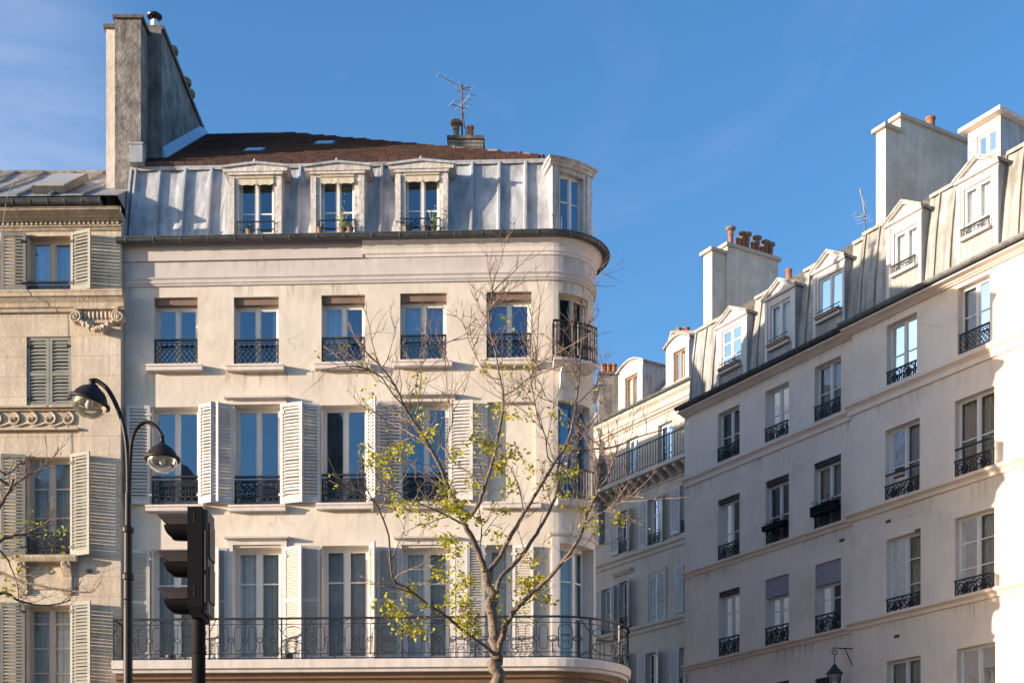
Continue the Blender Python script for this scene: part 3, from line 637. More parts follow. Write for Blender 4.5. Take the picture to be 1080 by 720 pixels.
def dormer(F, P, s0, s1, z0, z1, w0, w1, wz0, wz1, of=.0, back=-1.0, mt='trim', hood='flat', hz=.22, fr='frame', rails=(.42,), cur=None, name='dormer', inset=.12, ov=.13, glass='glass', hmt='zinc', apex=.4, cheek=None, apron=False):
    m = MB(); m.wall(F, s0, s1, z0, z1, [[w0, w1, wz0, wz1, inset+.05]], .1, of)
    if apron: m.fbox(F, s0+.002, s1-.002, z0, wz0-.06, of+.003, of+.02, 1)
    for x in (s0, s1):
        m.add([F.pt(x, z0, of), F.pt(x, z1, of), F.pt(x, z1, back), F.pt(x, z0, back)], [(0, 1, 2, 3)], 2)
    # raised surround
    for q in ((s0, s0+(w0-s0)*.55), (s1-(s1-w1)*.55, s1)): m.fbox(F, q[0], q[1], z0, z1-.1, of+.002, of+.03)
    if hood == 'flat':
        c = (s0+s1)/2; m.fbox(F, s0-.02, s1+.02, z1-.06, z1, of+.002, of+.05)
        m.extr(F, [(s0-ov, z1), (s1+ov, z1), (s1+ov, z1+hz*.55), (c, z1+hz), (s0-ov, z1+hz*.55)], back, of+.07)
        m.extr(F, [(s0-ov-.03, z1+hz*.55-.02), (c, z1+hz-.02), (s1+ov+.03, z1+hz*.55-.02), (s1+ov+.03, z1+hz*.55+.03), (c, z1+hz+.035), (s0-ov-.03, z1+hz*.55+.03)], back, of+.11, 1)
        kn = F.pt(c, z1+hz+.06, of+.08); m.lathe(kn, [(0, -.03), (.035, -.02), (.04, 0), (.02, .03), (0, .04)], 8, 1)
    elif hood == 'gable':
        c = (s0+s1)/2
        m.extr(F, [(s0, z1), (s1, z1), (c, z1+apex)], back, of)
        m.fbox(F, s0-.05, s1+.05, z1-.05, z1+.03, of+.002, of+.07)
        for sg in (0, 1):
            e = s0-ov if not sg else s1+ov
            m.extr(F, [(e, z1-.02), (c, z1+apex+.06), (c, z1+apex+.13), (e, z1+.06)] if not sg else [(c, z1+apex+.06), (e, z1-.02), (e, z1+.06), (c, z1+apex+.13)], back, of+.12, 1)
            m.extr(F, [(e+(0.02 if not sg else -.02), z1-.05), (c, z1+apex+.02), (c, z1+apex+.055), (e+(0.02 if not sg else -.02), z1-.015)], of+.002, of+.09, 0)
    elif hood == 'arc':
        c = (s0+s1)/2; n = 8; ar = [(s0-.03+(s1-s0+.06)*k/n, z1+apex*math.sin(math.pi*k/n)) for k in range(n+1)]
        m.extr(F, ar, back, of)
        up = [(s0-ov+(s1-s0+2*ov)*k/n, z1+.05+(apex+.03)*math.sin(math.pi*k/n)) for k in range(n+1)]
        lo = [(x, z-.07) for x, z in up]
        for k in range(n): m.extr(F, [lo[k], lo[k+1], up[k+1], up[k]], back, of+.10, 1)
    m.add([F.pt(s0, z0+.0, back+.02), F.pt(s1, z0, back+.02), F.pt(s1, z1, back+.02), F.pt(s0, z1, back+.02)], [(0, 1, 2, 3)], 3)
    o = m.build(name, [mt, hmt, cheek or mt, 'dark'], P)
    a = [w0, w1, wz0, wz1, 0, of]
    window(F, o, a, inset=inset, fr=fr, bars=rails, curtain=cur, fw=.035, mull=.06, glass=glass, name='window')
    return o
dcu = [None, None, None]
DORM = []
for i, d in enumerate(DM):
    c = (d[0]+d[1])/2
    o = dormer(FF, fb, FF.S(d[0]), FF.S(d[1]), zM0, FF.Z(c, d[4]), FF.S(d[2]), FF.S(d[3]), zM0+.05, FF.Z(c, d[5]), .03, -.75, hz=.17, mt='peeling')
    DORM.append(o)
    a, b = FF.S(d[2]), FF.S(d[3]); zt = FF.Z(c, d[5])
    m = MB(); n = 10; pr = None      # scalloped canvas valance
    for k in range(n+1):
        x = a+(b-a)*k/n; dz = .16+.035*abs(math.sin(k*math.pi/2.5)); cur = (F_ := FF.pt(x, zt, .035), FF.pt(x, zt-dz, .075))
        if pr: m.add([pr[0], cur[0], cur[1], pr[1]], [(0, 1, 2, 3)])
        pr = cur
    m.tube([FF.pt(a, zt-.01, .05), FF.pt(b, zt-.01, .05)], .028, 6); m.build('canvas_valance', 'canvas', o)
    m = MB(); m.fbox(FF, a-.03, b+.03, zM0+.33, zM0+.355, .07, .09); m.fbox(FF, a-.03, b+.03, zM0+.16, zM0+.172, .075, .085)
    for x in (a-.02, b+.02): m.fbox(FF, x-.008, x+.008, zM0, zM0+.35, .06, .08)
    m.build('window_bar', 'iron', o)
# corner dormer: a box with a gently bowed front set across the rounded corner
Pa, Pb = Vector(FF.pt(FF.S(582), 0, .02)[:2]), Vector(FF.pt(FF.S(622), 0, .02)[:2]); ch_ = Pb-Pa; lc_ = ch_.length; R2_ = 1.9
cd_ = ch_/lc_; cc_ = (Pa+Pb)/2+Vector((-cd_.y, cd_.x))*math.sqrt(R2_**2-(lc_/2)**2); aa = math.atan2(Pa.y-cc_.y, Pa.x-cc_.x); ab = math.atan2(Pb.y-cc_.y, Pb.x-cc_.x)
if ab < aa: ab += 2*math.pi
FD = Facade([('a', cc_, R2_, aa, ab)]); zh = FD.Z(586, 175); LD = FD.L; W0, W1 = FD.S(590), FD.S(616)
m = MB(); m.wall(FD, 0, LD, zM0, zh, [[W0, W1, zM0+.04, zh-.10, .16]], .1, 0)
for x in (0, LD): m.add([FD.pt(x, zM0, 0), FD.pt(x, zh, 0), FD.pt(x, zh, -1.0), FD.pt(x, zM0, -1.0)], [(0, 1, 2, 3)])
m.fbox(FD, 0, W0-.07, zM0, zh-.02, .002, .035); m.fbox(FD, W1+.07, LD, zM0, zh-.02, .002, .035)
m.sweep(FD, -.06, LD+.06, [(-1.05, zh), (.05, zh), (.07, zh+.05), (.11, zh+.07), (.12, zh+.11), (-1.05, zh+.13)])
m.sweep(FD, -.09, LD+.09, [(-1.05, zh+.13), (.14, zh+.112), (.16, zh+.15), (-.2, zh+.22), (-1.05, zh+.22)], 1)
m.wall(FD, 0, LD, zM0, zh, [], 0, -.5, 2)
cd = m.build('dormer', ['peeling', 'zinc', 'dark'], fb)
window(FD, cd, [W0, W1, zM0+.04, zh-.10, 0, 0], inset=.12, bars=(.56,), fw=.045, mull=.06)
m = MB()
for q in (.2, .34): m.tube([FD.pt(x, zM0+q, .12) for x in (W1+.02, W1+.15, W1+.3, LD+.05)], .01, 5)
for x in (W0-.22, W0-.10, W0-.0): m.tube([FD.pt(x, zM0, .12), FD.pt(x, zM0+.34, .12)], .008, 5)
m.tube([FD.pt(W0-.24+k*.05, zM0+.34, .12) for k in range(6)], .01, 5); m.build('window_bar', 'alu', cd)
# balcony
S0, S1 = 0.0, FF.segs[1][2]+.35
m = MB(); m.sweep(FF, S0-.02, S1, [(.002, zSlab-.26), (.74, zSlab-.26), (.76, zSlab-.20), (.82, zSlab-.18), (.84, zSlab-.02), (.82, zSlab), (.002, zSlab)]); m.build('balcony_slab', 'trim', fb)
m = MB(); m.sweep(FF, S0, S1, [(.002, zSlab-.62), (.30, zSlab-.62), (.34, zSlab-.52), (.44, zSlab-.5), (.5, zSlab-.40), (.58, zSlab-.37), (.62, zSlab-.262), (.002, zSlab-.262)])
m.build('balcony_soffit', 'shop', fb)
m = MB(); o = .78; z0, z1 = zSlab, zSlab+.90
m.fbox(FF, S0, S1, z1-.04, z1, o-.03, o+.03); m.fbox(FF, S0, S1, z1-.15, z1-.135, o-.008, o+.008); m.fbox(FF, S0, S1, z0+.12, z0+.135, o-.008, o+.008); m.fbox(FF, S0, S1, z0+.02, z0+.04, o-.012, o+.012)
for x in (S0+.01, S1-.01): m.fbox(FF, x-.01, x+.01, z1-.04, z1, .03, o); m.fbox(FF, x-.01, x+.01, z0+.02, z0+.04, .03, o)
for k in range(6):
    for x in (S0+.01, S1-.01): m.fbox(FF, x-.007, x+.007, z0, z1-.03, .05+k*.11, .064+k*.11)
x = S0; panel = .0; pw = 1.56; gw = .52
while x < S1-.1:
    m.fbox(FF, x, x+.03, z0, z1-.04, o-.016, o+.016)
    e = min(x+pw, S1-.03); n = 5; st = (e-x-.03)/n
    if e-x > 1.2:
        for k in range(n):
            c = x+.03+st*(k+.5); hw = st*.27; zc = z0+.42; rr = .055
            m.ring(FF, (c, zc), rr, o, .016, 9)
            m.bar(FF, (c, zc+rr), (c, z1-.15), o, .012, .012) if k % 2 == 0 else None
            m.bar(FF, (c, z0+.13), (c, zc-rr), o, .012, .012)
            # elongated loops between rings
            if k < n-1:
                q = c+st/2; m.bar(FF, (q-hw, z0+.27), (q-hw, z1-.27), o, .013, .013); m.bar(FF, (q+hw, z0+.27), (q+hw, z1-.27), o, .013, .013)
                m.ring(FF, (q, z1-.27), hw, o, .013, 5, a0=0, a1=math.pi); m.ring(FF, (q, z0+.27), hw, o, .013, 5, a0=math.pi, a1=2*math.pi)
        mid = (x+e)/2
        for sg in (-1, 1): m.bar(FF, (mid+sg*.16, z0+.04), (mid, z0+.13), o, .014, .014); m.bar(FF, (mid+sg*.16, z1-.04), (mid, z1-.13), o, .014, .014)
        for (xx, sg) in ((x+.03, 1), (e, -1)): m.bar(FF, (xx, z1-.3), (xx+sg*.13, z1-.04), o, .014, .014); m.bar(FF, (xx, z0+.2), (xx+sg*.13, z0+.04), o, .014, .014)
    x = e
    if x+gw < S1-.2 :
        m.fbox(FF, x, x+.03, z0, z1-.04, o-.016, o+.016); c = x+.03+gw/2-.03
        m.ring(FF, (c, z0+.27), .21, o, .016, 12, rz=.13); m.ring(FF, (c, z0+.58), .21, o, .016, 12, rz=.13)
        x += gw
m.build('balcony_railing', 'iron', fb)
m = MB()
for k in range(9): m.tube([FF.pt(.9+k*1.15, zSlab-.02, .35), FF.pt(.9+k*1.15, zSlab+.02, .35)], .0, 4) if False else None
# ground floor shops
m = MB(); m.fbox(FF, .0, SE-6, 2.9, zSlab-.63, .002, .28); m.fbox(FF, 0, SE-6, 0, .5, .002, .16)
for k in range(8): x = .0+k*1.5; m.fbox(FF, x, x+.3, .5, 2.9, .002, .22)
m.build('shopfront', 'shop', fb)
m = MB()
for k in range(6): x = .3+k*1.5; m.fbox(FF, x, x+1.2, .5, 2.9, .01, .04)
m.build('shop_window', 'glassdark', fb)
# tiled roof
E0 = Vector(FF.pt(0, zM1+.03, -.45)); E1 = Vector(FF.pt(FF.S(574), zM1+.03, -.45)); RG0 = Vector((-8.45, 36.9, 21.5)); RG1 = Vector((-5.78, 36.9, 21.52))
BK = Vector((-4.5, 42.5, zM1)); BL = Vector((-8.45, 42, zM1)); SD = Vector(FF.pt(SE-1, zM1, -.5))
m = MB(); m.add([E0, E1, RG1, RG0], [(0, 1, 2, 3)]); m.add([E1, SD, RG1], [(0, 1, 2)]); m.add([SD, BK, BL, RG0, RG1], [(0, 1, 2, 3, 4)]); m.add([E0, RG0, BL], [(0, 1, 2)])
U = (E1-E0).normalized(); nrm = (E1-E0).cross(RG0-E0).normalized()
if nrm.z < 0: nrm = -nrm
V = nrm.cross(U).normalized()
if V.z < 0: V = -V
rows = 24; Ls = (RG0-E0).dot(V); rh = Ls/rows; tw = .24
def inside(p, poly):
    c = False; j = len(poly)-1
    for i in range(len(poly)):
        if (poly[i][1] > p[1]) != (poly[j][1] > p[1]) and p[0] < (poly[j][0]-poly[i][0])*(p[1]-poly[i][1])/(poly[j][1]-poly[i][1])+poly[i][0]: c = not c
        j = i
    return c
pl = [((q-E0).dot(U), (q-E0).dot(V)) for q in (E0, E1, RG1, RG0)]
for r in range(rows):
    x = -.2+(r % 2)*tw/2
    while x < 10:
        if inside((x+tw/2, r*rh+rh/2), pl):
            h = .085; b = E0+U*x+V*(r*rh); g1 = tw-.012; ln = rh*1.15; dz = random.uniform(-.002, .002)
            mi = random.choices((0, 1, 2), (6, 2+3*(x > 5), 3))[0]
            m.box([b+nrm*.0, b+U*g1, b+U*g1+V*ln, b+V*ln, b+nrm*(h+.012+dz), b+U*g1+nrm*(h+.012-dz), b+U*g1+V*ln+nrm*.012, b+V*ln+nrm*.012], mi)
        x += tw
m.build('tiled_roof', ['tile1', 'tile2', 'tile3'], fb)
m = MB()
for k in range(26):
    t0, t1 = k/26, (k+.9)/26; a, b = RG1.lerp(E1, t0), RG1.lerp(E1, t1); m.tube([a+Vector((0, 0, .02)), b+Vector((0, 0, .03))], .055+.03*random.random(), 7)
for k in range(10):
    a, b = RG0.lerp(RG1, k/10), RG0.lerp(RG1, (k+.93)/10); m.tube([a, b], .05, 7)
m.build('ridge_capping', 'mortar', fb, norm=True)
for (x, y, w, h) in ((269, 162.5, .42, .5), (343, 155, .42, .5)):
    # where the line of sight meets the roof plane
    d = Vector(((x-CX)/FPX, 1, (HY-y)/FPX)); t = (E0-Vector((0, 0, CZ))).dot(nrm)/d.dot(nrm); c = Vector((0, 0, CZ))+d*t
    m = MB(); q = lambda a, b, n_: c+U*a+V*b+nrm*n_
    m.box([q(-w/2-.06, -h/2-.08, .0), q(w/2+.06, -h/2-.08, .0), q(w/2+.06, h/2+.06, .0), q(-w/2-.06, h/2+.06, .0), q(-w/2-.06, -h/2-.08, .09), q(w/2+.06, -h/2-.08, .09), q(w/2+.06, h/2+.06, .09), q(-w/2-.06, h/2+.06, .09)])
    sk = m.build('skylight', 'lead', fb); m = MB(); m.box([q(-w/2, -h/2, .09), q(w/2, -h/2, .09), q(w/2, h/2, .09), q(-w/2, h/2, .09), q(-w/2, -h/2, .11), q(w/2, -h/2, .11), q(w/2, h/2, .11), q(-w/2, h/2, .11)]); m.build('pane', 'skylight', sk)
# chimney wall on the left
def AB(x0, x1, Y): return (x0-CX)*Y/FPX, (x1-CX)*Y/FPX
zz = lambda y, Y: CZ+(HY-y)*Y/FPX
m = MB(); xa, xb = AB(121, 148.5, 31.9); m.abox(xa, xb, 31.9, 32.5, 16.4, zz(20, 31.9)); m.abox(xa-.04, xb+.06, 31.85, 32.52, zz(20, 31.9), zz(16.5, 31.9), 1)
ch = m.build('chimney', ['sootstack', 'coping'], fb)
m = MB(); xc, xd = AB(112.5, 121, 32.2); m.abox(xc, xa+.0-.004, 32.15, 36.9, 16.4, zz(32, 32.2)); m.abox(xc-.05, xa-.002, 32.1, 36.95, zz(32, 32.2), zz(28, 32.2), 1)
m.build('chimney', ['chimneypale', 'coping'], fb)
m = MB(); xe, xf = AB(150, 170, 32.5); WX = xf
m.abox(xa+.004, xf, 32.504, 36.95, 16.4, zz(30, 32.5)); m.abox(xa-.0, xf+.05, 32.53, 37.0, zz(30, 32.5), zz(27, 32.5)); 
pw_ = m.build('chimney', ['chimney', 'coping'], fb)
m = MB(); m.abox(xa-.0, xf+.055, 32.525, 37.0, zz(30, 32.5)+.002, zz(27, 32.5)+.03); m.build('coping', 'coping', pw_)
top = zz(27, 32.5)+.03
m = MB(); px_, _ = AB(163, 170, 32.8); m.lathe((px_, 32.8, top), [(.085, 0), (.085, .26)], 14); m.lathe((px_, 32.8, top+.26), [(.02, 0), (.02, .10)], 6, 1)
m.lathe((px_, 32.8, top+.34), [(.0, -.02), (.17, .0), (.18, .03), (.10, .09), (0, .10)], 16, 1)
for k in range(3): t = k*2.1; m.tube([(px_+.07*math.cos(t), 32.8+.07*math.sin(t), top+.22), (px_+.12*math.cos(t), 32.8+.12*math.sin(t), top+.36)], .008, 4, 1)
m.build('flue_cowl', ['white', 'iron'], pw_)
for (y, r) in ((34.0, .15), (35.3, .17), (35.8, .15)):
    m = MB(); m.lathe((WX-.12, y, top), [(.09, 0), (.09, .2), (r, .22), (r*1.1, .3), (r*.9, .36), (0, .4)], 12); m.build('chimney_pot', 'clay', pw_)
m = MB(); n = 9      # stepped flashing along the foot of the wall
for k in range(n):
    y0, y1 = 32.6+k*(4.3/n), 32.6+(k+1)*(4.3/n); zb = lambda y: E0.z+(RG0.z-E0.z)*(y-E0.y)/(RG0.y-E0.y)
    m.box([(WX+.002, y0, zb(y0)+.02), (WX+.16, y0, zb(y0)+.05), (WX+.16, y1-.02, zb(y1)+.05), (WX+.002, y1-.02, zb(y1)+.02), (WX+.002, y0, zb(y0)+.34), (WX+.02, y0, zb(y0)+.34), (WX+.02, y1-.02, zb(y1)+.34), (WX+.002, y1-.02, zb(y1)+.34)])
m.build('flashing', 'flash', fb)
m = MB(); xg, xh = AB(138, 152, 31.75); m.abox(xg, xh, 31.6, 31.88, 18.1, zz(156, 31.75)); m.abox(xg-.02, xh+.02, 31.58, 31.89, zz(156, 31.75), zz(155, 31.75)+.02); m.build('zinc_box', 'zinc', fb)
# small stack on the hip with its pots
m = MB(); Ys = 34.0; xa_, xb_ = AB(471.5, 511, Ys); m.abox(xa_+.03, xb_-.03, Ys, Ys+.6, 18.5, zz(147, Ys)); m.abox(xa_, xb_, Ys-.04, Ys+.64, zz(147, Ys), zz(143.5, Ys), 1)
for k in range(2): m.abox(xa_+.02, xb_-.02, Ys-.012, Ys+.61, zz(151+k*4, Ys)-.01, zz(150.2+k*4, Ys), 1)
sc = m.build('chimney', ['sootstack', 'coping'], fb)
zt_ = zz(143.5, Ys)
pot(sc, (AB(481, 0, Ys)[0], Ys+.12, zt_), .24, .075, 'clay', 'clay'); pot(sc, (AB(496, 0, Ys)[0], Ys+.12, zt_), .28, .085, 'terracotta')
m = MB(); Yr = 35.2; x0, x1 = AB(408, 427, Yr); m.abox(x0, x1, Yr, Yr+.5, 19.5, zz(153, Yr)); m.abox(x0+.1, x1-.1, Yr+.1, Yr+.4, zz(153, Yr), zz(151, Yr)); m.build('roof_vent', 'mortar', fb)
# antenna
def yagi(m, c, d, l, els, n, r=.009):
    d = Vector(d).normalized(); c = Vector(c); m.tube([c-d*l*.25, c+d*l*.75], .012, 5)
    s = d.cross(Vector((0, 0, 1))).normalized()
    for k in range(n):
        p = c-d*l*.25+d*l*k/(n-1); e = els*(1-.4*k/n); m.tube([p-s*e+Vector((0, 0, .01)), p+s*e+Vector((0, 0, .01))], r*.6, 4)
an = thing('tv_antenna', (AB(487, 0, Ys)[0], Ys+.25, zt_), 'tall rusty television aerial on the small chimney above the tiled roof', 'antenna')
m = MB(); b = Vector(an.location); m.tube([b, b+Vector((0, 0, zz(83, Ys)-zt_))], .022, 6)
m.tube([b+Vector((.12, 0, 0)), b+Vector((.02, 0, .7))], .01, 4); m.tube([b+Vector((.0, 0, .5)), b+Vector((.2, .1, .0))], .008, 4)
m.build('mast', 'rust', an)
m = MB(); zA = zz(86, Ys); yagi(m, (b.x+.0, b.y, zA), (-1, -.45, .28), .85, .17, 6, .010); m.tube([(b.x-.15, b.y, zA-.08), (b.x+.2, b.y+.05, zA+.04)], .02, 4)
zB = zz(104, Ys); yagi(m, (b.x, b.y, zB), (.5, -1, 0), .6, .24, 4, .010); yagi(m, (b.x, b.y, zB-.08), (-.9, -.5, .05), .4, .2, 3, .010)
m.build('aerial', 'alu', an)
# pots on the ledges
def plantpot(p, h, r, label, leaf='green', flower=None, ph=.3, spread=.1, potm='clay', nl=36):
    t = thing('flower_pot', p, label, 'flower pot', 'flower pots on the dormer ledges')
    m = MB(); m.lathe(p, [(r*.7, 0), (r, h), (r*1.1, h), (r*1.1, h+.02), (r*.9, h+.02), (0, h)], 10); m.build('pot', potm, t)
    m = MB(); p = Vector(p)
    for k in range(nl):
        b = p+Vector((random.gauss(0, spread), random.gauss(0, spread*.5), h+abs(random.gauss(0, ph*.5)))); s = random.uniform(.03, .06)
        d = Vector((random.gauss(0, 1), random.gauss(0, 1), random.uniform(.2, 1.5))).normalized()*s; e = d.orthogonal().normalized()*s*.4
        m.add([b, b+d*.5+e, b+d, b+d*.5-e], [(0, 1, 2, 3)], 1 if flower and random.random() < .3 else 0)
    for k in range(4): m.tube([p+Vector((0, 0, h)), p+Vector((random.gauss(0, spread), 0, h+ph*random.uniform(.5, 1)))], .005, 3)
    m.build('plant', [leaf, flower or leaf], t, norm=False)
def ledge(px): s = FF.S(px, .12); return FF.pt(s, zM0+.0, .12)
def lp(px, up=.0): q = FF.pt(FF.S(px, .13), zM0, .13); return (q[0], q[1], zM0+up)
plantpot(lp(263), .12, .08, 'small pot with low green plant on the leftmost dormer ledge', ph=.15, spread=.05)
plantpot(lp(337.5), .13, .07, 'reddish pot with sparse plant at the left of the second dormer ledge', 'darkplant', ph=.12, spread=.04, nl=14)
plantpot(lp(361), .12, .08, 'pot with tall bright yellow green plant on the second dormer ledge', 'leaf', ph=.62, spread=.05, nl=60)
plantpot(lp(369), .12, .08, 'pot with orange flowers at the right of the second dormer ledge', 'green', 'orange', ph=.2, spread=.06)
plantpot(lp(429), .12, .12, 'dark bushy pot plant at the left of the third dormer ledge', 'darkplant', ph=.2, spread=.12, potm='greybox', nl=70)
plantpot(lp(449), .10, .12, 'dark straggly pot plant in the middle of the third dormer ledge', 'darkplant', ph=.18, spread=.1, potm='greybox', nl=50)
plantpot(lp(456.5), .10, .08, 'pot with upright light green sprig at the right of the third dormer ledge', 'leaf', ph=.42, spread=.04, nl=30)
# little pots on the long balcony
for px, lb in ((180, 'small dark round pot on the balcony floor behind the traffic light'), (304, 'small dark round pot on the balcony floor below the sunlit beige shutter')):
    q = FF.pt(FF.S(px, .6), zSlab, .6); m = MB(); m.lathe(q, [(.06, 0), (.11, .05), (.12, .12), (.10, .16), (.08, .16), (0, .1)], 12)
    tag(m.build('flower_pot', 'greybox', None, True, q), lb, 'flower pot')

# ================================================================== LEFT BUILDING (honey limestone)
FL = Facade([('l', (-19, 31.45), (-8.575, 31.2))])
lb = thing('stone_building', (-14, 33, 0), 'honey limestone building at the left edge with carved capital, louvred shutters and zinc roof', 'building')
LO = [op(FL, 29, 75.5, 249, 303.5), op(FL, 28, 75, 355, 430), op(FL, 28.5, 75, 482, 584), op(FL, 28, 75, 638, 735)]
LO[0][2] = FL.Z(52, 304.5, .26); LO[2][2] = FL.Z(52, 584.5, .26); Lw = LO[0][1]-LO[0][0]; more = []
for k in (1, 2):
    for a in LO[:4]: more.append([a[0]-k*2.9, a[1]-k*2.9, a[2], a[3]])
zLT = FL.Z(60, 244)
for a in LO+more: a.append(.28)
m = MB(); m.wall(FL, 0, FL.L, 0, FL.Z(60, 218), LO+more, .28); m.build('wall', 'stone', lb)
m = MB(); m.wall(FL, 0, FL.L, 3, 17, [], 0, -.62); m.build('interior', 'dark', lb)
m = MB(); m.fbox(FL, 0, FL.L, .01, FL.Z(60, 217), -11, -.66); m.add([FL.pt(FL.L, 0, 0), FL.pt(FL.L, 0, -.66), FL.pt(FL.L, 16.8, -.66), FL.pt(FL.L, 16.8, 0)], [(0, 1, 2, 3)]); m.build('rear_wall', 'stone', lb)
for i, a in enumerate(LO+more):
    k = i % 4
    if k == 1:
        hw = (a[1]-a[0])/2
        shutter(FL, lb, a[0], hw-.005, a[2], a[3], 0, -1, 'shutterolive', split=(.48,), o=-.06); shutter(FL, lb, a[1], hw-.005, a[2], a[3], 0, 1, 'shutterolive', split=(.48,), o=-.06)
        window(FL, lb, a, inset=.22, glass='glassdark')
        continue
    window(FL, lb, a, inset=.22, fr='framecream', fw=.055, mull=.09, bars={0: (), 2: (.42, .71), 3: (.28, .55, .82)}[k], curtain='curtain', cw=(0, 1), glass='glass' if k == 0 else 'glassdark')
    shutter(FL, lb, a[0]-.02, .52, a[2]+.01, a[3]+.05, 173, -1, 'shutterolive'); shutter(FL, lb, a[1]+.01, .53, a[2]+.01, a[3]+.05, 157, 1, 'shutterolive')
    if k in (0, 2): rail_baluster(FL, lb, a[0]+.01, a[1]-.01, a[2]+.01, a[2]+(.28 if k == 0 else .56), -.02)
# cornices
def mould(F, P, s0, s1, z0, z1, omax, mt, name='cornice'):
    H = z1-z0; m = MB(); m.sweep(F, s0, s1, [(.002, z0), (omax*.25, z0), (omax*.3, z0+H*.15), (omax*.45, z0+H*.2), (omax*.5, z0+H*.4), (omax*.75, z0+H*.6), (omax*.8, z0+H*.64), (omax*.92, z0+H*.66), (omax*.95, z0+H*.85), (omax, z0+H*.88), (omax, z1-.01), (.002, z1)]); return m.build(name, mt, P)
zc1, zc0 = FL.Z(60, 218, .4), FL.Z(60, 233, .1)
mould(FL, lb, 0, FL.L+.05, zc0, zc1, .42, 'stonetrim')
m = MB(); x = .05
while x < FL.L: m.fbox(FL, x, x+.055, zc0-.075, zc0-.001, .05, .10); x += .105
m.fbox(FL, 0, FL.L, zc0-.08, zc0-.002, .002, .05); m.build('dentil_band', 'stonetrim', lb)
mould(FL, lb, 0, FL.L+.02, FL.Z(60, 244), zc0-.082, .10, 'stonetrim', 'string_course')
mould(FL, lb, 0, FL.L+.09, FL.Z(60, 330), FL.Z(60, 304.5, .26), .26, 'stonetrim', 'string_course')
# pilaster, capital
sp = FL.S(84); m = MB(); m.fbox(FL, sp, FL.L, 0.02, FL.Z(100, 330), .002, .035); m.build('pilaster', 'stone', lb)
m = MB(); oc = .16; za, zb_ = FL.Z(100, 343), FL.Z(100, 327)
m.fbox(FL, FL.S(82), FL.S(130), zb_-.06, zb_, .03, .22); m.fbox(FL, FL.S(86), FL.S(126), za, zb_-.06, .03, .14)
def spiral(m, F, c, r, sg, o, w0=.035, n=26, turns=2.1):
    P = [F.pt(c[0]+sg*r*(1-k/n*.88)*math.cos(math.pi/2+k/n*turns*2*math.pi), c[1]+r*(1-k/n*.88)*math.sin(math.pi/2+k/n*turns*2*math.pi), o+.04*k/n) for k in range(n+1)]
    m.tube(P, [w0*(1-.5*k/n) for k in range(n+1)], 6)
cz = FL.Z(80, 338)
for px, sg in ((82, -1), (129, 1)):
    c = (FL.S(px), cz); spiral(m, FL, c, .135, sg, .20); m.lathe(FL.pt(c[0], c[1], .18), [(0, .08), (.04, .06), (.05, 0)], 8, 0, axis=(0, -1, 0))
    P = FL.pt(c[0], cz, .03); m.tube([P, FL.pt(c[0], cz, .19)], .12, 12)
a, b = FL.S(86), FL.S(125)
for k in range(34):       # garland of leaves and fruit
    t = k/33; x = a+(b-a)*t; z = cz-.06-.20*math.sin(math.pi*t); r = .04+.03*math.sin(math.pi*t)
    for j in range(2):
        q = FL.pt(x+random.uniform(-.02, .02), z+random.uniform(-.03, .03), .18+random.uniform(-.02, .03)); m.lathe(q, [(0, -r), (r*.8, -r*.5), (r, 0), (r*.7, r*.6), (0, r)], 6)
for k in range(9):        # egg and dart
    x = a+(b-a)*(k+.5)/9; q = FL.pt(x, cz+.04, .15); m.lathe(q, [(0, -.09), (.035, -.05), (.045, .03), (.03, .08), (0, .09)], 6)
m.build('pilaster_capital', 'stonetrim', lb)
# wave scroll frieze
z0, z1 = FL.Z(40, 452), FL.Z(40, 434)
m = MB(); m.fbox(FL, 0, sp, z0-.05, z0, .002, .10); m.fbox(FL, 0, sp, z1, z1+.05, .002, .08); m.fbox(FL, 0, sp, z1+.05, z1+.09, .002, .15); m.fbox(FL, 0, sp, z0, z1, .002, .02)
x = sp-.25
while x > .2:
    spiral(m, FL, (x, (z0+z1)/2+.01), (z1-z0)*.40, -1, .03, .035, 18, 1.35); m.tube([FL.pt(x+.36*t-.36-.02, z0+.045+(.08*math.sin(t*math.pi/2)**3), .03) for t in (0, .25, .5, .75, 1)], .03, 5); x -= .40
m.build('scroll_frieze', 'stonetrim', lb)
# corbelled sill
a = LO[2]; m = MB(); zt = a[2]
m.sweep(FL, FL.S(19), FL.S(83.5), [(.002, zt-.13), (.22, zt-.13), (.26, zt-.06), (.27, zt), (.002, zt+.01)])
for px in (20, 67):
    s_ = FL.S(px); m.sweep(FL, s_, s_+.2, [(.002, zt-.82), (.05, zt-.82), (.09, zt-.74), (.07, zt-.62), (.08, zt-.45), (.16, zt-.30), (.21, zt-.18), (.21, zt-.132), (.002, zt-.132)])
    spiral(m, FL, (s_+.1, zt-.22), .07, 1, .215, .02, 12, 1.3)
m.fbox(FL, FL.S(30), FL.S(67), zt-.7, zt-.2, .002, .03)
m.build('corbelled_sill', 'stonetrim', lb)
for a in LO[:1]+LO[3:]: sill(FL, lb, a[0]-.08, a[1]+.1, a[2]-.002, .10, .1, 'stonetrim') if a is not LO[0] else None
m = MB(); q = FL.pt(FL.S(94.5), FL.Z(94.5, 602.5), .03); m.tube([q, (q[0], q[1]-.05, q[2])], .055, 12); m.build('round_vent', 'lead', lb)
gutter(FL, lb, 0, FL.L-.3, FL.Z(60, 210.5, .45), .40, .10, 'lead', .38)
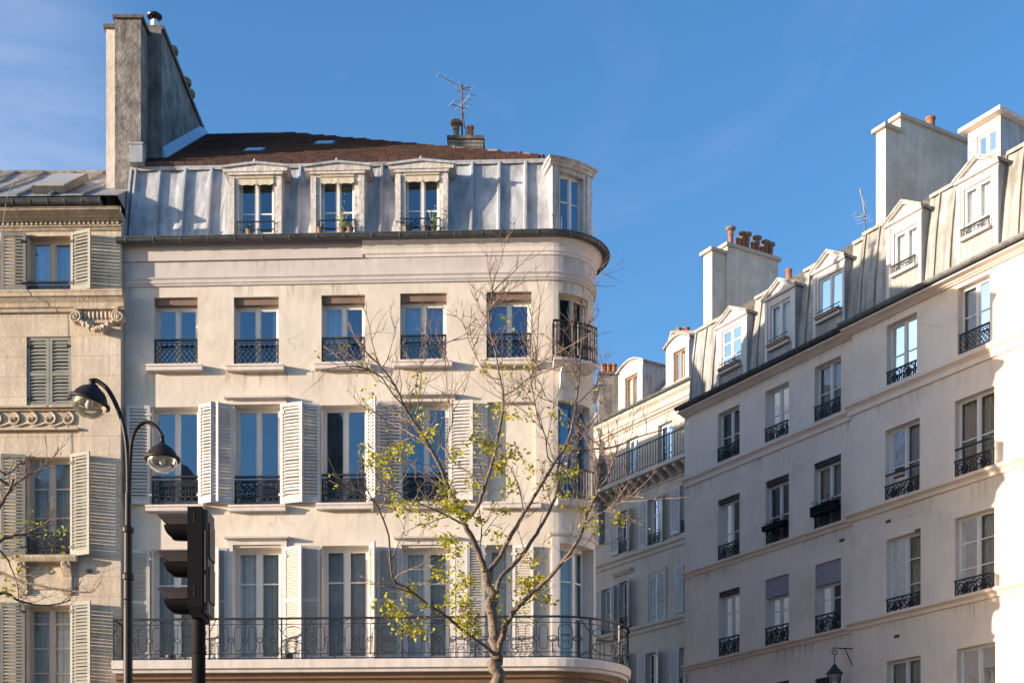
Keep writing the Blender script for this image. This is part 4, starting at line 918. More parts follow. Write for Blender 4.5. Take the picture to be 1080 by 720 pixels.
# zinc roof
zr0, YR = FL.Z(60, 209, .2), 35.0
m = MB(); A = [Vector(FL.pt(s, zr0, .3)) for s in (0, FL.L)]; zr1 = zz(182.5, YR); B = [Vector((A[0].x, YR, zr1)), Vector((A[1].x, YR, zr1))]
m.add([A[0], A[1], B[1], B[0]], [(0, 1, 2, 3)]); m.add([B[0], B[1], (A[1].x, 42, 16.9), (A[0].x, 42, 16.9)], [(0, 1, 2, 3)])
m.add([A[1], B[1], (A[1].x, 42, 16.9)], [(0, 1, 2)]); m.add([A[0], B[0], (A[0].x, 42, 16.9)], [(0, 1, 2)])
x = .3
while x < 10.3:
    a = A[0].lerp(A[1], x/FL.L)+Vector((0, 0, .03)); b = B[0].lerp(B[1], x/FL.L)+Vector((0, 0, .03)); m.tube([a, b], .035, 5); x += .72
m.tube([B[0]+Vector((0, 0, .02)), B[1]+Vector((0, 0, .02))], .05, 6)
m.build('zinc_roof', 'zinc2', lb)
rn = (A[1]-A[0]).cross(B[0]-A[0]).normalized()
if rn.z < 0: rn = -rn
def onroof(x, y):
    d = Vector(((x-CX)/FPX, 1, (HY-y)/FPX)); t = (A[0]-Vector((0, 0, CZ))).dot(rn)/d.dot(rn); return Vector((0, 0, CZ))+d*t
k4 = [onroof(*q) for q in ((34, 204), (69, 204), (77, 190.5), (42, 190.5))]; k4 = [k4[0], k4[1], Vector((k4[1].x, k4[2].y, k4[2].z)), Vector((k4[0].x, k4[3].y, k4[3].z))]
m = MB(); m.box([p for p in k4]+[p+rn*.14 for p in k4]); sk = m.build('skylight', 'lead', lb); cc = sum(k4, Vector())/4
m = MB(); m.box([cc+(p-cc)*.88+rn*.14 for p in k4]+[cc+(p-cc)*.88+rn*.17 for p in k4]); m.build('pane', 'skylightpale', sk)
m = MB(); q = FL.pt(FL.S(16), 0, .46); m.tube([(q[0]+.15, q[1], zr0+.3), (q[0], q[1], zr0-.05), (q[0]-.12, q[1], zr0-.8), (q[0]-.3, q[1]-.0, zr0-2.2), (q[0]-.2, q[1], zr0-5.2), (q[0]-.3, q[1]+.1, zr0-7)], .007, 4); m.build('slack_cable', 'alu', lb)

# ================================================================== RIGHT BUILDING
D0 = 44.65; VX = -351.0
def rp(px, base=D0, ref=722, vx=VX): Y = base*(ref-vx)/(px-vx); return Vector(((px-CX)*Y/FPX, Y))
FA = Facade([('l', rp(722), rp(903))])
ua = (rp(903)-rp(722)).normalized(); na = Vector((ua.y, -ua.x)); bs = rp(903)+na*.15
FB_ = Facade([('l', bs, bs+ua*11.5)])
rb = thing('apartment_building', (14, 42, 0), 'pale rendered apartment block on the right with pedimented dormers above plain string courses', 'building')
def op4(F, x0, x1, a, b, c, d):
    return [F.S(x0), F.S(x1), (F.Z(x0, c)+F.Z(x1, d))/2, (F.Z(x0, a)+F.Z(x1, b))/2]
A1 = [op4(FA, 757, 780, 436.5, 426, 492, 481), op4(FA, 807, 832, 413, 401, 471, 460.5), op4(FA, 859, 887, 387.5, 374, 449, 437)]
A2 = [op4(FA, 757, 780, 528, 519, 594.5, 586.5), op4(FA, 807.5, 832, 507.5, 499, 577, 569), op4(FA, 858.5, 887, 489, 478, 561.5, 551)]
A3 = [op4(FA, 758, 780, 624.5, 618, 695.5, 690), op4(FA, 807, 832, 611, 604.5, 684.5, 679.5), op4(FA, 859.5, 887, 595.5, 588, 673, 667)]
A4 = [op4(FA, 758, 780, 726, 722, 795, 792), op4(FA, 807, 832, 721, 717, 790, 787), op4(FA, 859.5, 887, 715, 711, 788, 785)]
B1 = [op4(FB_, 935, 967, 344, 328, 411, 397.5), op4(FB_, 1010, 1044, 304.5, 288, 375, 360)]
B2 = [op4(FB_, 933.5, 970, 454.5, 439.5, 534.5, 522), op4(FB_, 1007, 1049, 424.5, 405.5, 509.5, 494.5)]
B3 = [op4(FB_, 935, 971, 569, 558.5, 655.5, 645.5), op4(FB_, 1007, 1049, 548, 533, 638, 625)]
B4 = [op4(FB_, 935, 971, 697, 691, 790, 786), op4(FB_, 1009, 1050, 684, 676, 780, 775)]
def zline(F, px, py, o=0): return F.Z(px, py, o)
def ext(R):      # the bay beyond the edge of the picture
    a = R[1]; R += [[a[0]+k*3.2, a[1]+k*3.2, a[2], a[3]] for k in (1, 2)]
for R in (B1, B2, B3, B4): ext(R)
zCA = FA.Z(800, 392, .0); zCB = zCA
zC = FA.Z(722, 441); zGu = FA.Z(722, 427, .35)
for R in (A1, A2, A3, A4, B1, B2, B3, B4):
    for q in R: q.append(.34)
m = MB(); m.wall(FA, 0, FA.L, 0, zGu, A1+A2+A3+A4, .34); m.build('wall', 'stucco2', rb)
m = MB(); m.wall(FB_, 0, FB_.L, 0, zGu, B1+B2+B3+B4, .34); m.add([FB_.pt(0, 0, 0), FB_.pt(0, zGu, 0), FB_.pt(0, zGu, -.2), FB_.pt(0, 0, -.2)], [(0, 1, 2, 3)]); m.build('wall', 'stucco2', rb)
m = MB(); m.wall(FA, 0.1, FA.L, 2, zGu, [], 0, -.62); m.wall(FB_, 0, FB_.L-.1, 2, zGu, [], 0, -.7); m.build('interior', 'dark', rb)
m = MB(); m.fbox(FA, 0, FA.L, .01, zGu+.02, -9, -.66); m.fbox(FB_, 0, FB_.L, .01, zGu+.02, -9, -.8)
for F, s_ in ((FA, 0), (FB_, FB_.L)): m.add([F.pt(s_, 0, 0), F.pt(s_, zGu, 0), F.pt(s_, zGu, -.8), F.pt(s_, 0, -.8)], [(0, 1, 2, 3)])
m.build('rear_wall', 'stucco2', rb)
m = MB(); q = FA.pt(.08, 0, .05); m.tube([(q[0], q[1], .1), (q[0], q[1], FA.Z(722, 712))], .06, 8); m.build('downpipe', 'trim', rb)
def rbwin(F, R, railh, cur, bars, boxes=None, o=-.05, rail='s', fwd=.22):
    for i, a in enumerate(R):
        bx = boxes[i] if boxes and i < len(boxes) else 0
        window(F, rb, a, inset=.16, fw=.04, mull=.075, bars=bars, curtain=cur[i % len(cur)], glass='glassdark', box='blindgrey' if bx > .2 else 'iron', boxh=bx)
        if rail == 's': rail_scroll(F, rb, a[0]+.03, a[1]-.03, a[2]+.02, a[2]+railh, o)
        elif rail == 'l': rail_lattice(F, rb, a[0]+.03, a[1]-.03, a[2]+.02, a[2]+railh, o)
rbwin(FA, A1, .50, [None, 'curtaindim', 'curtaindim'], (.52,), o=.02)
rbwin(FA, A2, .52, [None, None, 'curtainwarm'], (.48,), [.12, .15, .12], o=.0)
rbwin(FA, A3, .62, ['curtainwarm', None, None], (.25, .72), [.14, .55, .6], o=.0)
rbwin(FA, A4, .62, [None], (.5,), [.14]*3)
rbwin(FB_, B1[:1], .45, ['curtaindim'], (.5,), o=.0); rbwin(FB_, B1[1:], .50, ['curtaindim'], (.55,), rail='l', o=-.04)
rbwin(FB_, B2, .52, ['curtaindim', 'curtainwarm'], (.5,), o=.02); rbwin(FB_, B3, .56, ['curtainwarm', 'curtaindim'], (.4, .7), o=.02); rbwin(FB_, B4, .56, ['curtaindim'], (.5,))
for a in B2: m = MB(); m.fbox(FB_, a[0]+.0, a[1]-.0, a[2]+.78, a[2]+.82, -.04, .0); m.build('safety_bar', 'iron', rb)
def strc(F, z, h, k=1.0, nm='string_course', e0=0, e1=0, mt='stucco2'):
    m = MB(); m.sweep(F, e0, F.L+e1, [(.002, z), (.05*k, z+.01), (.06*k, z+h*.35), (.10*k, z+h*.5), (.16*k, z+h*.62), (.17*k, z+h*.92), (.002, z+h)]); m.build(nm, mt, rb)
zS = [FA.Z(722, 515), FA.Z(722, 610.5), FA.Z(722, 708)]
hs = (.32, .20, .19)
for z, h in zip(zS, hs): strc(FA, z, h, .9); strc(FB_, z+.03, h+.04, 1.1, e0=-.12)
for F, e0 in ((FA, 0), (FB_, -.14)):
    m = MB(); z = zC; H = zGu-.10-zC
    m.sweep(F, e0, F.L, [(.002, z), (.07, z), (.08, z+H*.2), (.12, z+H*.25), (.16, z+H*.5), (.27, z+H*.7), (.30, z+H*.75), (.31, zGu-.10), (.002, zGu-.10)]); m.build('cornice', 'stucco2', rb)
    gutter(F, rb, e0, F.L, zGu+.02, .34, .08, 'lead' if F is FA else 'gutter2', .45)
    m = MB(); m.fbox(F, 0, F.L, zGu-.10, zGu+.03, -.8, .24); m.build('eaves_board', 'gutter2', rb)
zm0 = zGu+.03; zm1 = FA.Z(725, 353, -.35)
print('RB heights', zC, zGu, zm1, zS)
def dspec(F, f0, f1, w0, w1, wt, wb, eave):      # px limits, window top/bottom at left, eave y at left
    o = -.02
    return dict(s0=F.S(f0, o), s1=F.S(f1, o), w0=F.S(w0, o), w1=F.S(w1, o), wt=F.Z(w0, wt, o), wb=F.Z(w0, wb, o), ez=F.Z(f0, eave, o))
dA = [dspec(FA, 754, 786, 758.5, 779.5, 350, 394, 346), dspec(FA, 805, 837, 810, 831, 323, 369, 317), dspec(FA, 856, 889, 861, 886, 295, 340, 288)]
dB = [dspec(FB_, 933, 970, 940, 965, 247, 291, 238), dspec(FB_, 1007, 1051, 1013.5, 1043, 200, 253, 193)]
for F, dd, zinc in ((FA, dA, 'zinc2'), (FB_, dB, 'zinc2')):
    iv = []; x = 0
    if F is FB_: dd = dd+[dict(dd[1], s0=dd[1]['s0']+3.2, s1=dd[1]['s1']+3.2, w0=dd[1]['w0']+3.2, w1=dd[1]['w1']+3.2)]
    for i, d in enumerate(dd):
        iv.append((x, d['s0'])); x = d['s1']
        ez = min(d['ez'], zm1-.15)
        cur = ['curtain', 'curtain', 'curtain'][i % 3]
        wt = min(d['wt'], ez-.10)
        o = dormer(F, rb, d['s0'], d['s1'], zm0, ez, d['w0'], d['w1'], max(zm0+.25, d['wb']), wt, -.10, -.60, mt='trim', hood='gable', apex=.30, inset=.05, ov=.07, apron=True, rails=(.35, .68) if (F is FA and i == 0) else ((.3,) if F is FB_ else ()), cur=cur, glass='glassdark', hmt='zinc2', cheek='zinc')
        zb = max(zm0+.25, d['wb']); m = MB(); m.fbox(F, d['w0']-.02, d['w1']+.02, zb-.06, zb+.02, -.075, .03); m.build('window_sill', 'trim' , o)
        if F is FB_: rail_lattice(F, o, d['w0']+.0, d['w1']-.0, zb+.03, zb+.25, -.03)
        else:
            m = MB(); m.fbox(F, d['w0'], d['w1'], zb+.24, zb+.26, -.04, -.02); m.fbox(F, d['w0'], d['w1'], zb+.14, zb+.15, -.04, -.03); m.build('window_bar', 'iron', o)
    iv.append((x, F.L))
    if F is FA: A_iv = iv
    sm = []; q = .12
    while q < F.L: sm.append(q); q += .52
    mansard(F, rb, iv, zm0, zm1, -.15, -.42, zinc, sm, .03, .045)
    m = MB(); m.sweep(F, 0, F.L, [(-.43, zm1+.02), (-4.5, zm1+1.7), (-9, zm1-.5), (-9, zm0), (-.8, zm0), (-.8, zm1-.2)]); x = .5
    while x < F.L: m.tube([F.pt(x, zm1+.04, -.57), F.pt(x, zm1+1.72, -4.5)], .03, 5); x += .52
    m.build('zinc_roof', 'zinc2', rb)
# chimneys (walls square to the facade, long side receding)
def wallstack(F, P, px, wpx, setb, ytop, step, length, mt='chimneypale', dz=.0, cap='stucco3', w2=.38):
    s0 = F.S(px, -setb); s1 = F.S(px+wpx, -setb); z1 = F.Z(px, ytop, -setb)
    m = MB(); m.fbox(F, s0, s1, 17, z1, -setb-.55, -setb); m.fbox(F, s0-.08, s1+.08, z1, z1+.10, -setb-.60, -setb+.10, 1)
    a = m.build('chimney', [mt, cap], P)
    m = MB(); m.fbox(F, s0+.05, s1+step, 17, z1+dz, -setb-.56-length, -setb-.552); m.fbox(F, s0-.02, s1+step+.08, z1+dz+.0, z1+dz+.10, -setb-.56-length-.08, -setb-.47 if dz > .12 else -setb-.61, 1)
    b = m.build('chimney', [mt, cap], P); return a, b, z1, s0, s1
c1, c1b, zc_, sa, sb = wallstack(FA, rb, 742, 9, .9, 270, .08, 2.1, dz=.25)
for k, (o_, h, cw) in enumerate(((-1.75, .46, 1), (-2.05, .34, None), (-2.25, .40, 1), (-2.42, .44, 1), (-2.66, .36, None), (-2.84, .42, 1), (-3.05, .30, None), (-3.2, .36, 1), (-3.4, .34, 1))):
    pot(c1b, FA.pt((sa+sb)/2+.1, zc_+.35, o_), h, .085, 'terracotta', 'clay' if cw else None)
c2, c2b, zc_, sa, sb = wallstack(FB_, rb, 924, 10, 1.0, 141, .0, 2.6, dz=.42)
pot(c2b, FB_.pt((sa+sb)/2, zc_+.52, -2.9), .36, .13, 'terracotta')
# upper attic house at the right
sA = FB_.S(1021, -1.6); sBq = FB_.S(1055, -1.6); z0 = FB_.Z(1021, 185, -1.6); z1l = FB_.Z(1021, 141, -1.6)
w0, w1 = FB_.S(1030, -1.6), FB_.S(1051, -1.6)
m = MB(); zmid = z1l+.02
m.wall(FB_, sA, sBq, z0-.8, zmid, [[w0, w1, FB_.Z(1030, 172, -1.6), FB_.Z(1030, 145, -1.6), .12]], .1, -1.6)
for x in (sA, sBq): m.add([FB_.pt(x, z0-.8, -1.6), FB_.pt(x, zmid, -1.6), FB_.pt(x, zmid, -4.6), FB_.pt(x, z0-.8, -4.6)], [(0, 1, 2, 3)], 2)
m.sweep(FB_, sA-.16, sBq+.16, [(-4.7, zmid-.25), (-1.4, zmid), (-1.4, zmid+.10), (-4.7, zmid-.12)], 1)
m.wall(FB_, sA, sBq, z0-.8, zmid, [], 0, -1.9, 3)
at_ = m.build('attic_dormer', ['stucco2', 'trim', 'zinc', 'dark'], rb)
window(FB_, at_, [w0, w1, FB_.Z(1030, 172, -1.6), FB_.Z(1030, 145, -1.6), 0, -1.6], inset=.05, fw=.03, mull=.05, curtain='curtain', glass='glassdark')
# vents
for F, px, py in ((FA, 888, 569.5), (FB_, 946, 670.5), (FB_, 937, 549.5), (FB_, 968, 559)):
    s_ = F.S(px); z = F.Z(px, py); m = MB(); m.fbox(F, s_-.09, s_+.09, z-.04, z+.04, .002, .012); m.build('air_vent', 'lead', rb)
m = MB(); q = FA.pt(FA.L-.9, zm1+.9, -2); pot(c1b, FA.pt(FA.S(832, -3), FA.Z(832, 296, -3), -3), .35, .1, 'terracotta')
# antenna on the right-hand roof
b = Vector(FA.pt(FA.S(911, -1.4), 0, -1.4)) if False else Vector((at(912, 250, 41.5))); an2 = thing('tv_antenna', tuple(b), 'thin crooked television aerial on the zinc roof beside the pale right-hand chimney', 'antenna')
m = MB(); tz = at(907, 199, 41.5); m.tube([b-Vector((0, 0, .6)), at(912, 225, 41.5), at(910, 212, 41.5), tz], .02, 5); m.build('mast', 'iron', an2)
m = MB(); q = at(912, 228, 41.5); yagi(m, q, (-1, -.3, .05), .45, .2, 3, .008); yagi(m, at(911, 233, 41.5), (-.6, -1, 0), .4, .25, 3, .008); m.tube([at(908, 205, 41.5), at(913, 220, 41.5)], .025, 4); m.build('aerial', 'alu', an2)
# planter boxes
def planter(F, a, lbl, z, o=.12, h=.17, leaf='darkplant', nl=110, bm='greybox', ph=.12, L=None):
    s0, s1 = a[0]+.03, a[1]-.03; p = Vector(F.pt((s0+s1)/2, z, o)); t = thing('planter_box', tuple(p), lbl, 'planter', 'planter boxes hung on the railings')
    m = MB(); m.fbox(F, s0, s1, z, z+h-.02, o-.08, o+.08); m.fbox(F, s0-.015, s1+.015, z+h-.02, z+h, o-.095, o+.095); m.build('box', bm, t)
    m = MB()
    for k in range(nl):
        q = Vector(F.pt(random.uniform(s0, s1), z+h+abs(random.gauss(0, ph*.6)), o+random.gauss(0, .06))); s = random.uniform(.03, .07)
        d = Vector((random.gauss(0, 1), random.gauss(0, 1), random.uniform(0, 1.5))).normalized()*s; e = d.orthogonal().normalized()*s*.4
        m.add([q, q+d*.5+e, q+d, q+d*.5-e], [(0, 1, 2, 3)])
    m.build('plant', leaf, t, norm=False)
planter(FA, A2[2], 'large black planter box hung below the rightmost window of its row, above the vent', A2[2][2]+.38, .10, .26, bm='blackbox')
planter(FA, A2[1], 'narrow dark planter box on the railing left of the large black one', A2[1][2]+.42, .10, .14, bm='blackbox')
for i, tx in enumerate(('trough of dark dry plants on the leftmost pedimented dormer', 'trough of pale flowers under the second pedimented dormer', 'trough of pale flowers under the third pedimented dormer')):
    d = dA[i]; zb = max(zm0+.25, d['wb']); planter(FA, (d['w0'], d['w1']), tx, zb+.025, -.0, .08, leaf='darkplant' if i == 0 else 'white', nl=90, bm='framebrown', ph=.16 if i == 0 else .05)

# ================================================================== MIDDLE BUILDING (set back down the side street)
DM0 = 56.0
pm0, pm1 = rp(600, DM0, 723, -420), rp(723, DM0, 723, -420); um = (pm1-pm0).normalized()
FM = Facade([('l', pm0, pm1+um*3.0)])
mb = thing('apartment_building', (7, 60, 0), 'greyish narrow apartment block between the cream and pale ones with round topped dormers', 'building')
MW = {}
def opm(x0, x1, a, b): return [FM.S(x0), FM.S(x1), FM.Z(x0, b), FM.Z(x0, a), .25]
M1 = [opm(630, 640, 487, 540), opm(660.5, 673, 464, 511), opm(694, 709, 449, 496)]
M2 = [opm(653, 662.5, 540, 584), opm(684, 697.5, 527, 577), opm(718, 732, 512, 562)]
M3 = [opm(635, 647, 622, 677), opm(654, 663, 614, 664), opm(684.5, 701, 606, 659), opm(722, 735, 595, 645)]
M4 = [opm(650, 662, 692, 740), opm(682, 693, 689, 737), opm(717, 730, 683, 728)]
zMG = FM.Z(680, 428); 
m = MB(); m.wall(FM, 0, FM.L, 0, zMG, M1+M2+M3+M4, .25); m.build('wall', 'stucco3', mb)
m = MB(); m.wall(FM, 0, FM.L, 2, zMG, [], 0, -.5); m.build('interior', 'dark', mb)
m = MB(); m.fbox(FM, 0, FM.L, .01, zMG+.1, -8, -.55)
for s_ in (0, FM.L): m.add([FM.pt(s_, 0, 0), FM.pt(s_, zMG, 0), FM.pt(s_, zMG, -.56), FM.pt(s_, 0, -.56)], [(0, 1, 2, 3)])
m.build('rear_wall', 'stucco3', mb)
for R, bars in ((M1, (.5,)), (M2, (.35, .65)), (M3, (.5,)), (M4, (.5,))):
    for i, a in enumerate(R):
        window(FM, mb, a, inset=.16, bars=bars, glass='glass' if R is M1 else 'glassdark', curtain='curtainwarm' if R in (M4,) else None, fw=.06)
        if R is not M1 and not (R is M3 and i == 2): rail_scroll(FM, mb, a[0]+.01, a[1]-.01, a[2], a[2]+.5, -.02)
        if R is M1: continue
        wd = .46; closed = R is M3 and i == 2
        if closed:
            hw = (a[1]-a[0])/2
            shutter(FM, mb, a[0], hw, a[2], a[3], 0, -1, 'shutter', o=-.03, slat=.09); shutter(FM, mb, a[1], hw, a[2], a[3], 0, 1, 'shutter', o=-.03, slat=.09)
        else:
            shutter(FM, mb, a[0]-.01, wd, a[2], a[3], 170, -1, 'shutter', slat=.09); shutter(FM, mb, a[1]+.01, wd, a[2], a[3], 150, 1, 'shutter', slat=.09)
a = M3[1]; m = MB(); m.sweep(FM, a[0]-.35, a[1]+.3, [(.002, a[3]+.25), (.05, a[3]+.27), (.16, a[3]+.40), (.16, a[3]+.45), (.002, a[3]+.45)]); m.build('window_hood', 'stucco3', mb)
a = M3[2]; m = MB(); m.fbox(FM, a[0]-.14, a[0]-.0, a[2]-.05, a[3]+.14, .002, .04); m.fbox(FM, a[1], a[1]+.14, a[2]-.05, a[3]+.14, .002, .04); m.fbox(FM, a[0], a[1], a[3], a[3]+.14, .002, .04); m.build('window_surround', 'stucco3', mb)
for z, h, nm in ((FM.Z(680, 587), .34, 'string_course'), (FM.Z(680, 666.5), .32, 'string_course'), (FM.Z(680, 446), .16, 'string_course')):
    m = MB(); m.sweep(FM, 0, FM.L, [(.002, z), (.05, z), (.07, z+h*.4), (.16, z+h*.6), (.17, z+h), (.002, z+h)]); m.build(nm, 'stucco3', mb)
zb = FM.Z(680, 500, .5); m = MB(); m.fbox(FM, 0, FM.L, zb, zb+.16, .002, .62); m.fbox(FM, 0, FM.L, zb-.42, zb-.36, .002, .05); x = .1
while x < FM.L: m.sweep(FM, x, x+.17, [(.002, zb-.36), (.12, zb-.34), (.3, zb-.22), (.5, zb-.12), (.52, zb), (.002, zb)]); x += .55
m.build('balcony_slab', 'stucco3', mb)
m = MB(); m.fbox(FM, 0, FM.L, zb+1.14, zb+1.18, .56, .60); m.fbox(FM, 0, FM.L, zb+.22, zb+.24, .57, .59); x = 0.05
while x < FM.L: m.fbox(FM, x, x+.02, zb+.16, zb+1.14, .57, .59); x += .17
m.build('balcony_railing', 'ironbrown', mb)
m = MB(); H = .5; m.sweep(FM, 0, FM.L, [(.002, zMG-.4), (.06, zMG-.4), (.1, zMG-.2), (.22, zMG-.1), (.26, zMG), (.002, zMG)]); m.build('cornice', 'stucco3', mb)
gutter(FM, mb, 0, FM.L, zMG+.12, .24, .1, 'lead', .5)
zmb0 = zMG+.03; zmb1 = zmb0+2.0
dd = [(653, 678, 659, 672.5, 396, 434), (703, 727, 710, 723, 369, 404)]
iv = []; x = 0
for d in dd:
    s0, s1 = FM.S(d[0]), FM.S(d[1]); iv.append((x, s0)); x = s1
    o = dormer(FM, mb, s0, s1, zmb0, FM.Z(d[0], 394 if d[0] < 700 else 368), FM.S(d[2]), FM.S(d[3]), max(zmb0+.1, FM.Z(d[2], d[5])), FM.Z(d[2], d[4]+3), 0, -2.9 if d[0] < 700 else -2.0, mt='trim', hood='arc', apex=.28, fr='framebrown', cur='curtain', rails=(), cheek='zinc', inset=.1, glass='glassdark', hmt='zinc2')
iv.append((x, FM.L)); sm = [k*.6 for k in range(1, 30)]
mansard(FM, mb, iv, zmb0, zmb1, -.1, -1.9, 'zinc2', sm, .03, .05)
m = MB(); m.sweep(FM, 0, FM.L, [(-1.9, zmb1+.02), (-4, zmb1+.7), (-8, zmb1-.6), (-8, zmb0), (-3, zmb0), (-3, zmb1-.3)]); m.build('zinc_roof', 'zinc2', mb)
# its chimneys
def freestack(P, x0, x1, ytop, Y, dep, zb, mt, cap='coping', caph=.12):
    m = MB(); a, b = AB(x0, x1, Y); z = zz(ytop, Y); m.abox(a, b, Y, Y+dep, zb, z); m.abox(a-.06, b+.06, Y-.06, Y+dep+.06, z, z+caph, 1); return m.build('chimney', [mt, cap], P), z+caph
c, z = freestack(mb, 632, 653, 395, 60.5, 1.2, 17, 'chimney')
for px in (637, 642, 647.5): pot(c, (AB(px, 0, 60.8)[0], 60.8, z), .42, .13, 'terracotta')
c, z = freestack(mb, 709, 731, 352, 59, 1.0, 19, 'chimneypale', 'chimneypale')
pot(c, (AB(716, 0, 59.4)[0], 59.4, z), .26, .14, 'clay'); pot(c, (AB(724, 0, 59.4)[0], 59.4, z), .28, .14, 'terracotta')

# ================================================================== ACROSS THE STREET (only its reflection shows, in the lower panes)
ob_ = thing('opposite_building', (0, -26, 0), 'tall dark block with chimneys mirrored in the lower panes of the cream facade', 'building')
m = MB(); m.abox(-34, 30, -40, -26, .01, 26.4)
for k in range(4): m.abox(-34.2, 30.2, -26.0, -25.7, 6+k*6, 6.35+k*6)
m.build('wall', 'stone', ob_)
for k in range(16):
    for j in range(5): m = MB(); m.abox(-32.3+k*3.9, -30.9+k*3.9, -25.99, -25.93, 4+j*4.6, 6.4+j*4.6); m.build('window', 'dark', ob_)
m = MB(); m.box([(-34, -40, 26.4), (30, -40, 26.4), (30, -26, 26.4), (-34, -26, 26.4), (-33, -36, 29.2), (29, -36, 29.2), (29, -30, 29.2), (-33, -30, 29.2)]); m.build('mansard_roof', 'zinc', ob_)
for k, (x, h) in enumerate(((-29, 2.6), (-17.5, 4.2), (-8, 1.7), (-2.2, 5.0), (6, 2.4), (17, 4.5), (25, 2.2))): m = MB(); m.abox(x, x+1.6+(k % 3)*.8, -31, -27.5, 26.4, 28.2+h); m.build('chimney', 'chimney', ob_)
# ================================================================== WALL LANTERN
Yl = rp(898).y; q0 = Vector(FB_.pt(0.03, 0, .02)); ln = thing('wall_lantern', (q0.x, q0.y, FB_.Z(903, 700)), 'black hexagonal lantern on a scrolled bracket fixed to the pale wall at lower right', 'lantern')
zA = FB_.Z(903, 683); d = Vector((-1, -.25, 0)).normalized(); m = MB()
P = [q0+d*t+Vector((0, 0, zA)) for t in (0, .25, .45, .55)]
m.tube([p for p in P], .016, 6); c = q0+d*.50+Vector((0, 0, zA-.10))
m.tube([c+d*(.11*(1-k/22)*math.sin(k*.45))+Vector((0, 0, .11*(1-k/22)*math.cos(k*.45))) for k in range(20)], .014, 5)
m.tube([q0+Vector((0, 0, zA-.45)), q0+d*.22+Vector((0, 0, zA))], .014, 5); lc = q0+d*.52+Vector((0, 0, zA-.2)); m.tube([lc, lc-Vector((0, 0, .25))], .012, 5)
m.build('bracket', 'iron', ln)
top = lc.z-.25; c = Vector((lc.x, lc.y, top))
m = MB(); m.lathe(c, [(.0, .04), (.03, .03), (.035, -.0), (.08, -.04), (.09, -.08), (.12, -.10), (.22, -.22), (.24, -.25), (.20, -.26), (.0, -.26)], 6); m.build('cap', 'iron', ln)
m = MB(); m.lathe(c, [(.18, -.265), (.11, -.62), (0, -.63)], 6); m.build('glass', 'bowl', ln)
m = MB()
for k in range(6):
    ax = Vector((0, 0, 1)); a_ = ax.orthogonal().normalized(); b_ = ax.cross(a_); t = 2*math.pi*k/6; e = a_*math.cos(t)+b_*math.sin(t); m.tube([c+e*.19-Vector((0, 0, .26)), c+e*.12-Vector((0, 0, .62))], .010, 4)
m.lathe(c, [(.13, -.62), (.14, -.66), (.05, -.72), (0, -.76)], 6); m.build('cage', 'iron', ln)

# ================================================================== STREET LAMP
YL = 21.0
sl_ = thing('street_lamp', (AB(135, 0, YL)[0], YL, 0), 'dark double armed street lamp with two domed lamps at staggered heights', 'street lamp')
def LPt(px, py): return at(px, py, YL)
m = MB(); X = AB(135, 0, YL)[0]
m.lathe((X, YL, 0), [(.20, 0), (.20, .5), (.14, .6), (.10, .7), (.075, 3), (.068, 4.0), (.085, 4.03), (.085, 4.12), (.068, 4.15), (.065, zz(612, YL)), (.085, zz(611, YL)), (.085, zz(606, YL)), (.062, zz(604, YL)), (.06, zz(562, YL)), (.085, zz(561, YL)), (.085, zz(557, YL)), (.045, zz(554, YL)), (.042, zz(520, YL))], 14)
m.build('pole', 'ironbrown', sl_, smooth=False)
def smoothpts(P, n=4):
    Q = []
    for i in range(len(P)-1):
        p0_, p1_, p2_, p3_ = P[max(i-1, 0)], P[i], P[i+1], P[min(i+2, len(P)-1)]
        for k in range(n):
            t = k/n; Q.append(.5*((2*p1_)+(p2_-p0_)*t+(2*p0_-5*p1_+4*p2_-p3_)*t*t+(3*p1_-p0_-3*p2_+p3_)*t**3))
    return Q+[P[-1]]
m = MB(); m.tube(smoothpts([LPt(*q) for q in ((135, 556), (135.2, 520), (134.5, 480), (131, 452), (124, 430), (114, 411), (104, 402.5), (99, 401), (97, 404))], 5), .034, 8)
m.tube([LPt(97, 400), LPt(97.5, 407)], .05, 8); m.build('arm', 'ironbrown', sl_, smooth=True)
m = MB(); m.tube(smoothpts([LPt(*q) for q in ((136.2, 530), (137, 490), (139.5, 463), (145.5, 450), (154, 445), (163, 448.5), (169, 456), (171, 461))], 5), .030, 8)
m.tube([LPt(171, 459), LPt(171, 468)], .035, 8); m.tube([LPt(133.5, 505), LPt(138, 505)], .04, 6); m.build('arm', 'ironbrown', sl_, smooth=True)
def lamphead(c, ax, r):
    ax = Vector(ax).normalized()
    m = MB(); m.lathe(c, [(0, r*1.02), (.05, r*1.0), (.06, r*.93), (r*.35, r*.86), (r*.65, r*.68), (r*.86, r*.42), (r*.97, r*.12), (r*1.12, r*.10), (r*1.14, r*-.02), (r*1.12, -.07*r), (r*.95, -.06*r), ], 24, 0, ax)
    h = m.build('lamp_housing', 'ironbrown', sl_, smooth=True)
    m = MB(); m.lathe(c, [(r*.94, -.07*r), (r*.90, -r*.3), (r*.72, -r*.58), (r*.4, -r*.78), (0, -r*.84)], 24, 0, ax); m.build('glass_bowl', 'bowl', h, smooth=True)
    m = MB(); m.lathe(c, [(r*.95, -.055*r), (r*.8, .2*r), (r*.4, .5*r), (0, .55*r)], 24, 0, ax); m.build('reflector', 'reflector', h, smooth=True)
    m = MB(); m.lathe(Vector(c)-ax*r*.1, [(0, r*.3), (r*.16, r*.2), (r*.2, -r*.1), (r*.1, -r*.25), (0, -r*.28)], 10, 0, ax); m.build('bulb', 'white', h, smooth=True)
lamphead(LPt(94.5, 424), (.28, 0, .96), .27); lamphead(LPt(171, 484), (0, 0, 1), .235)

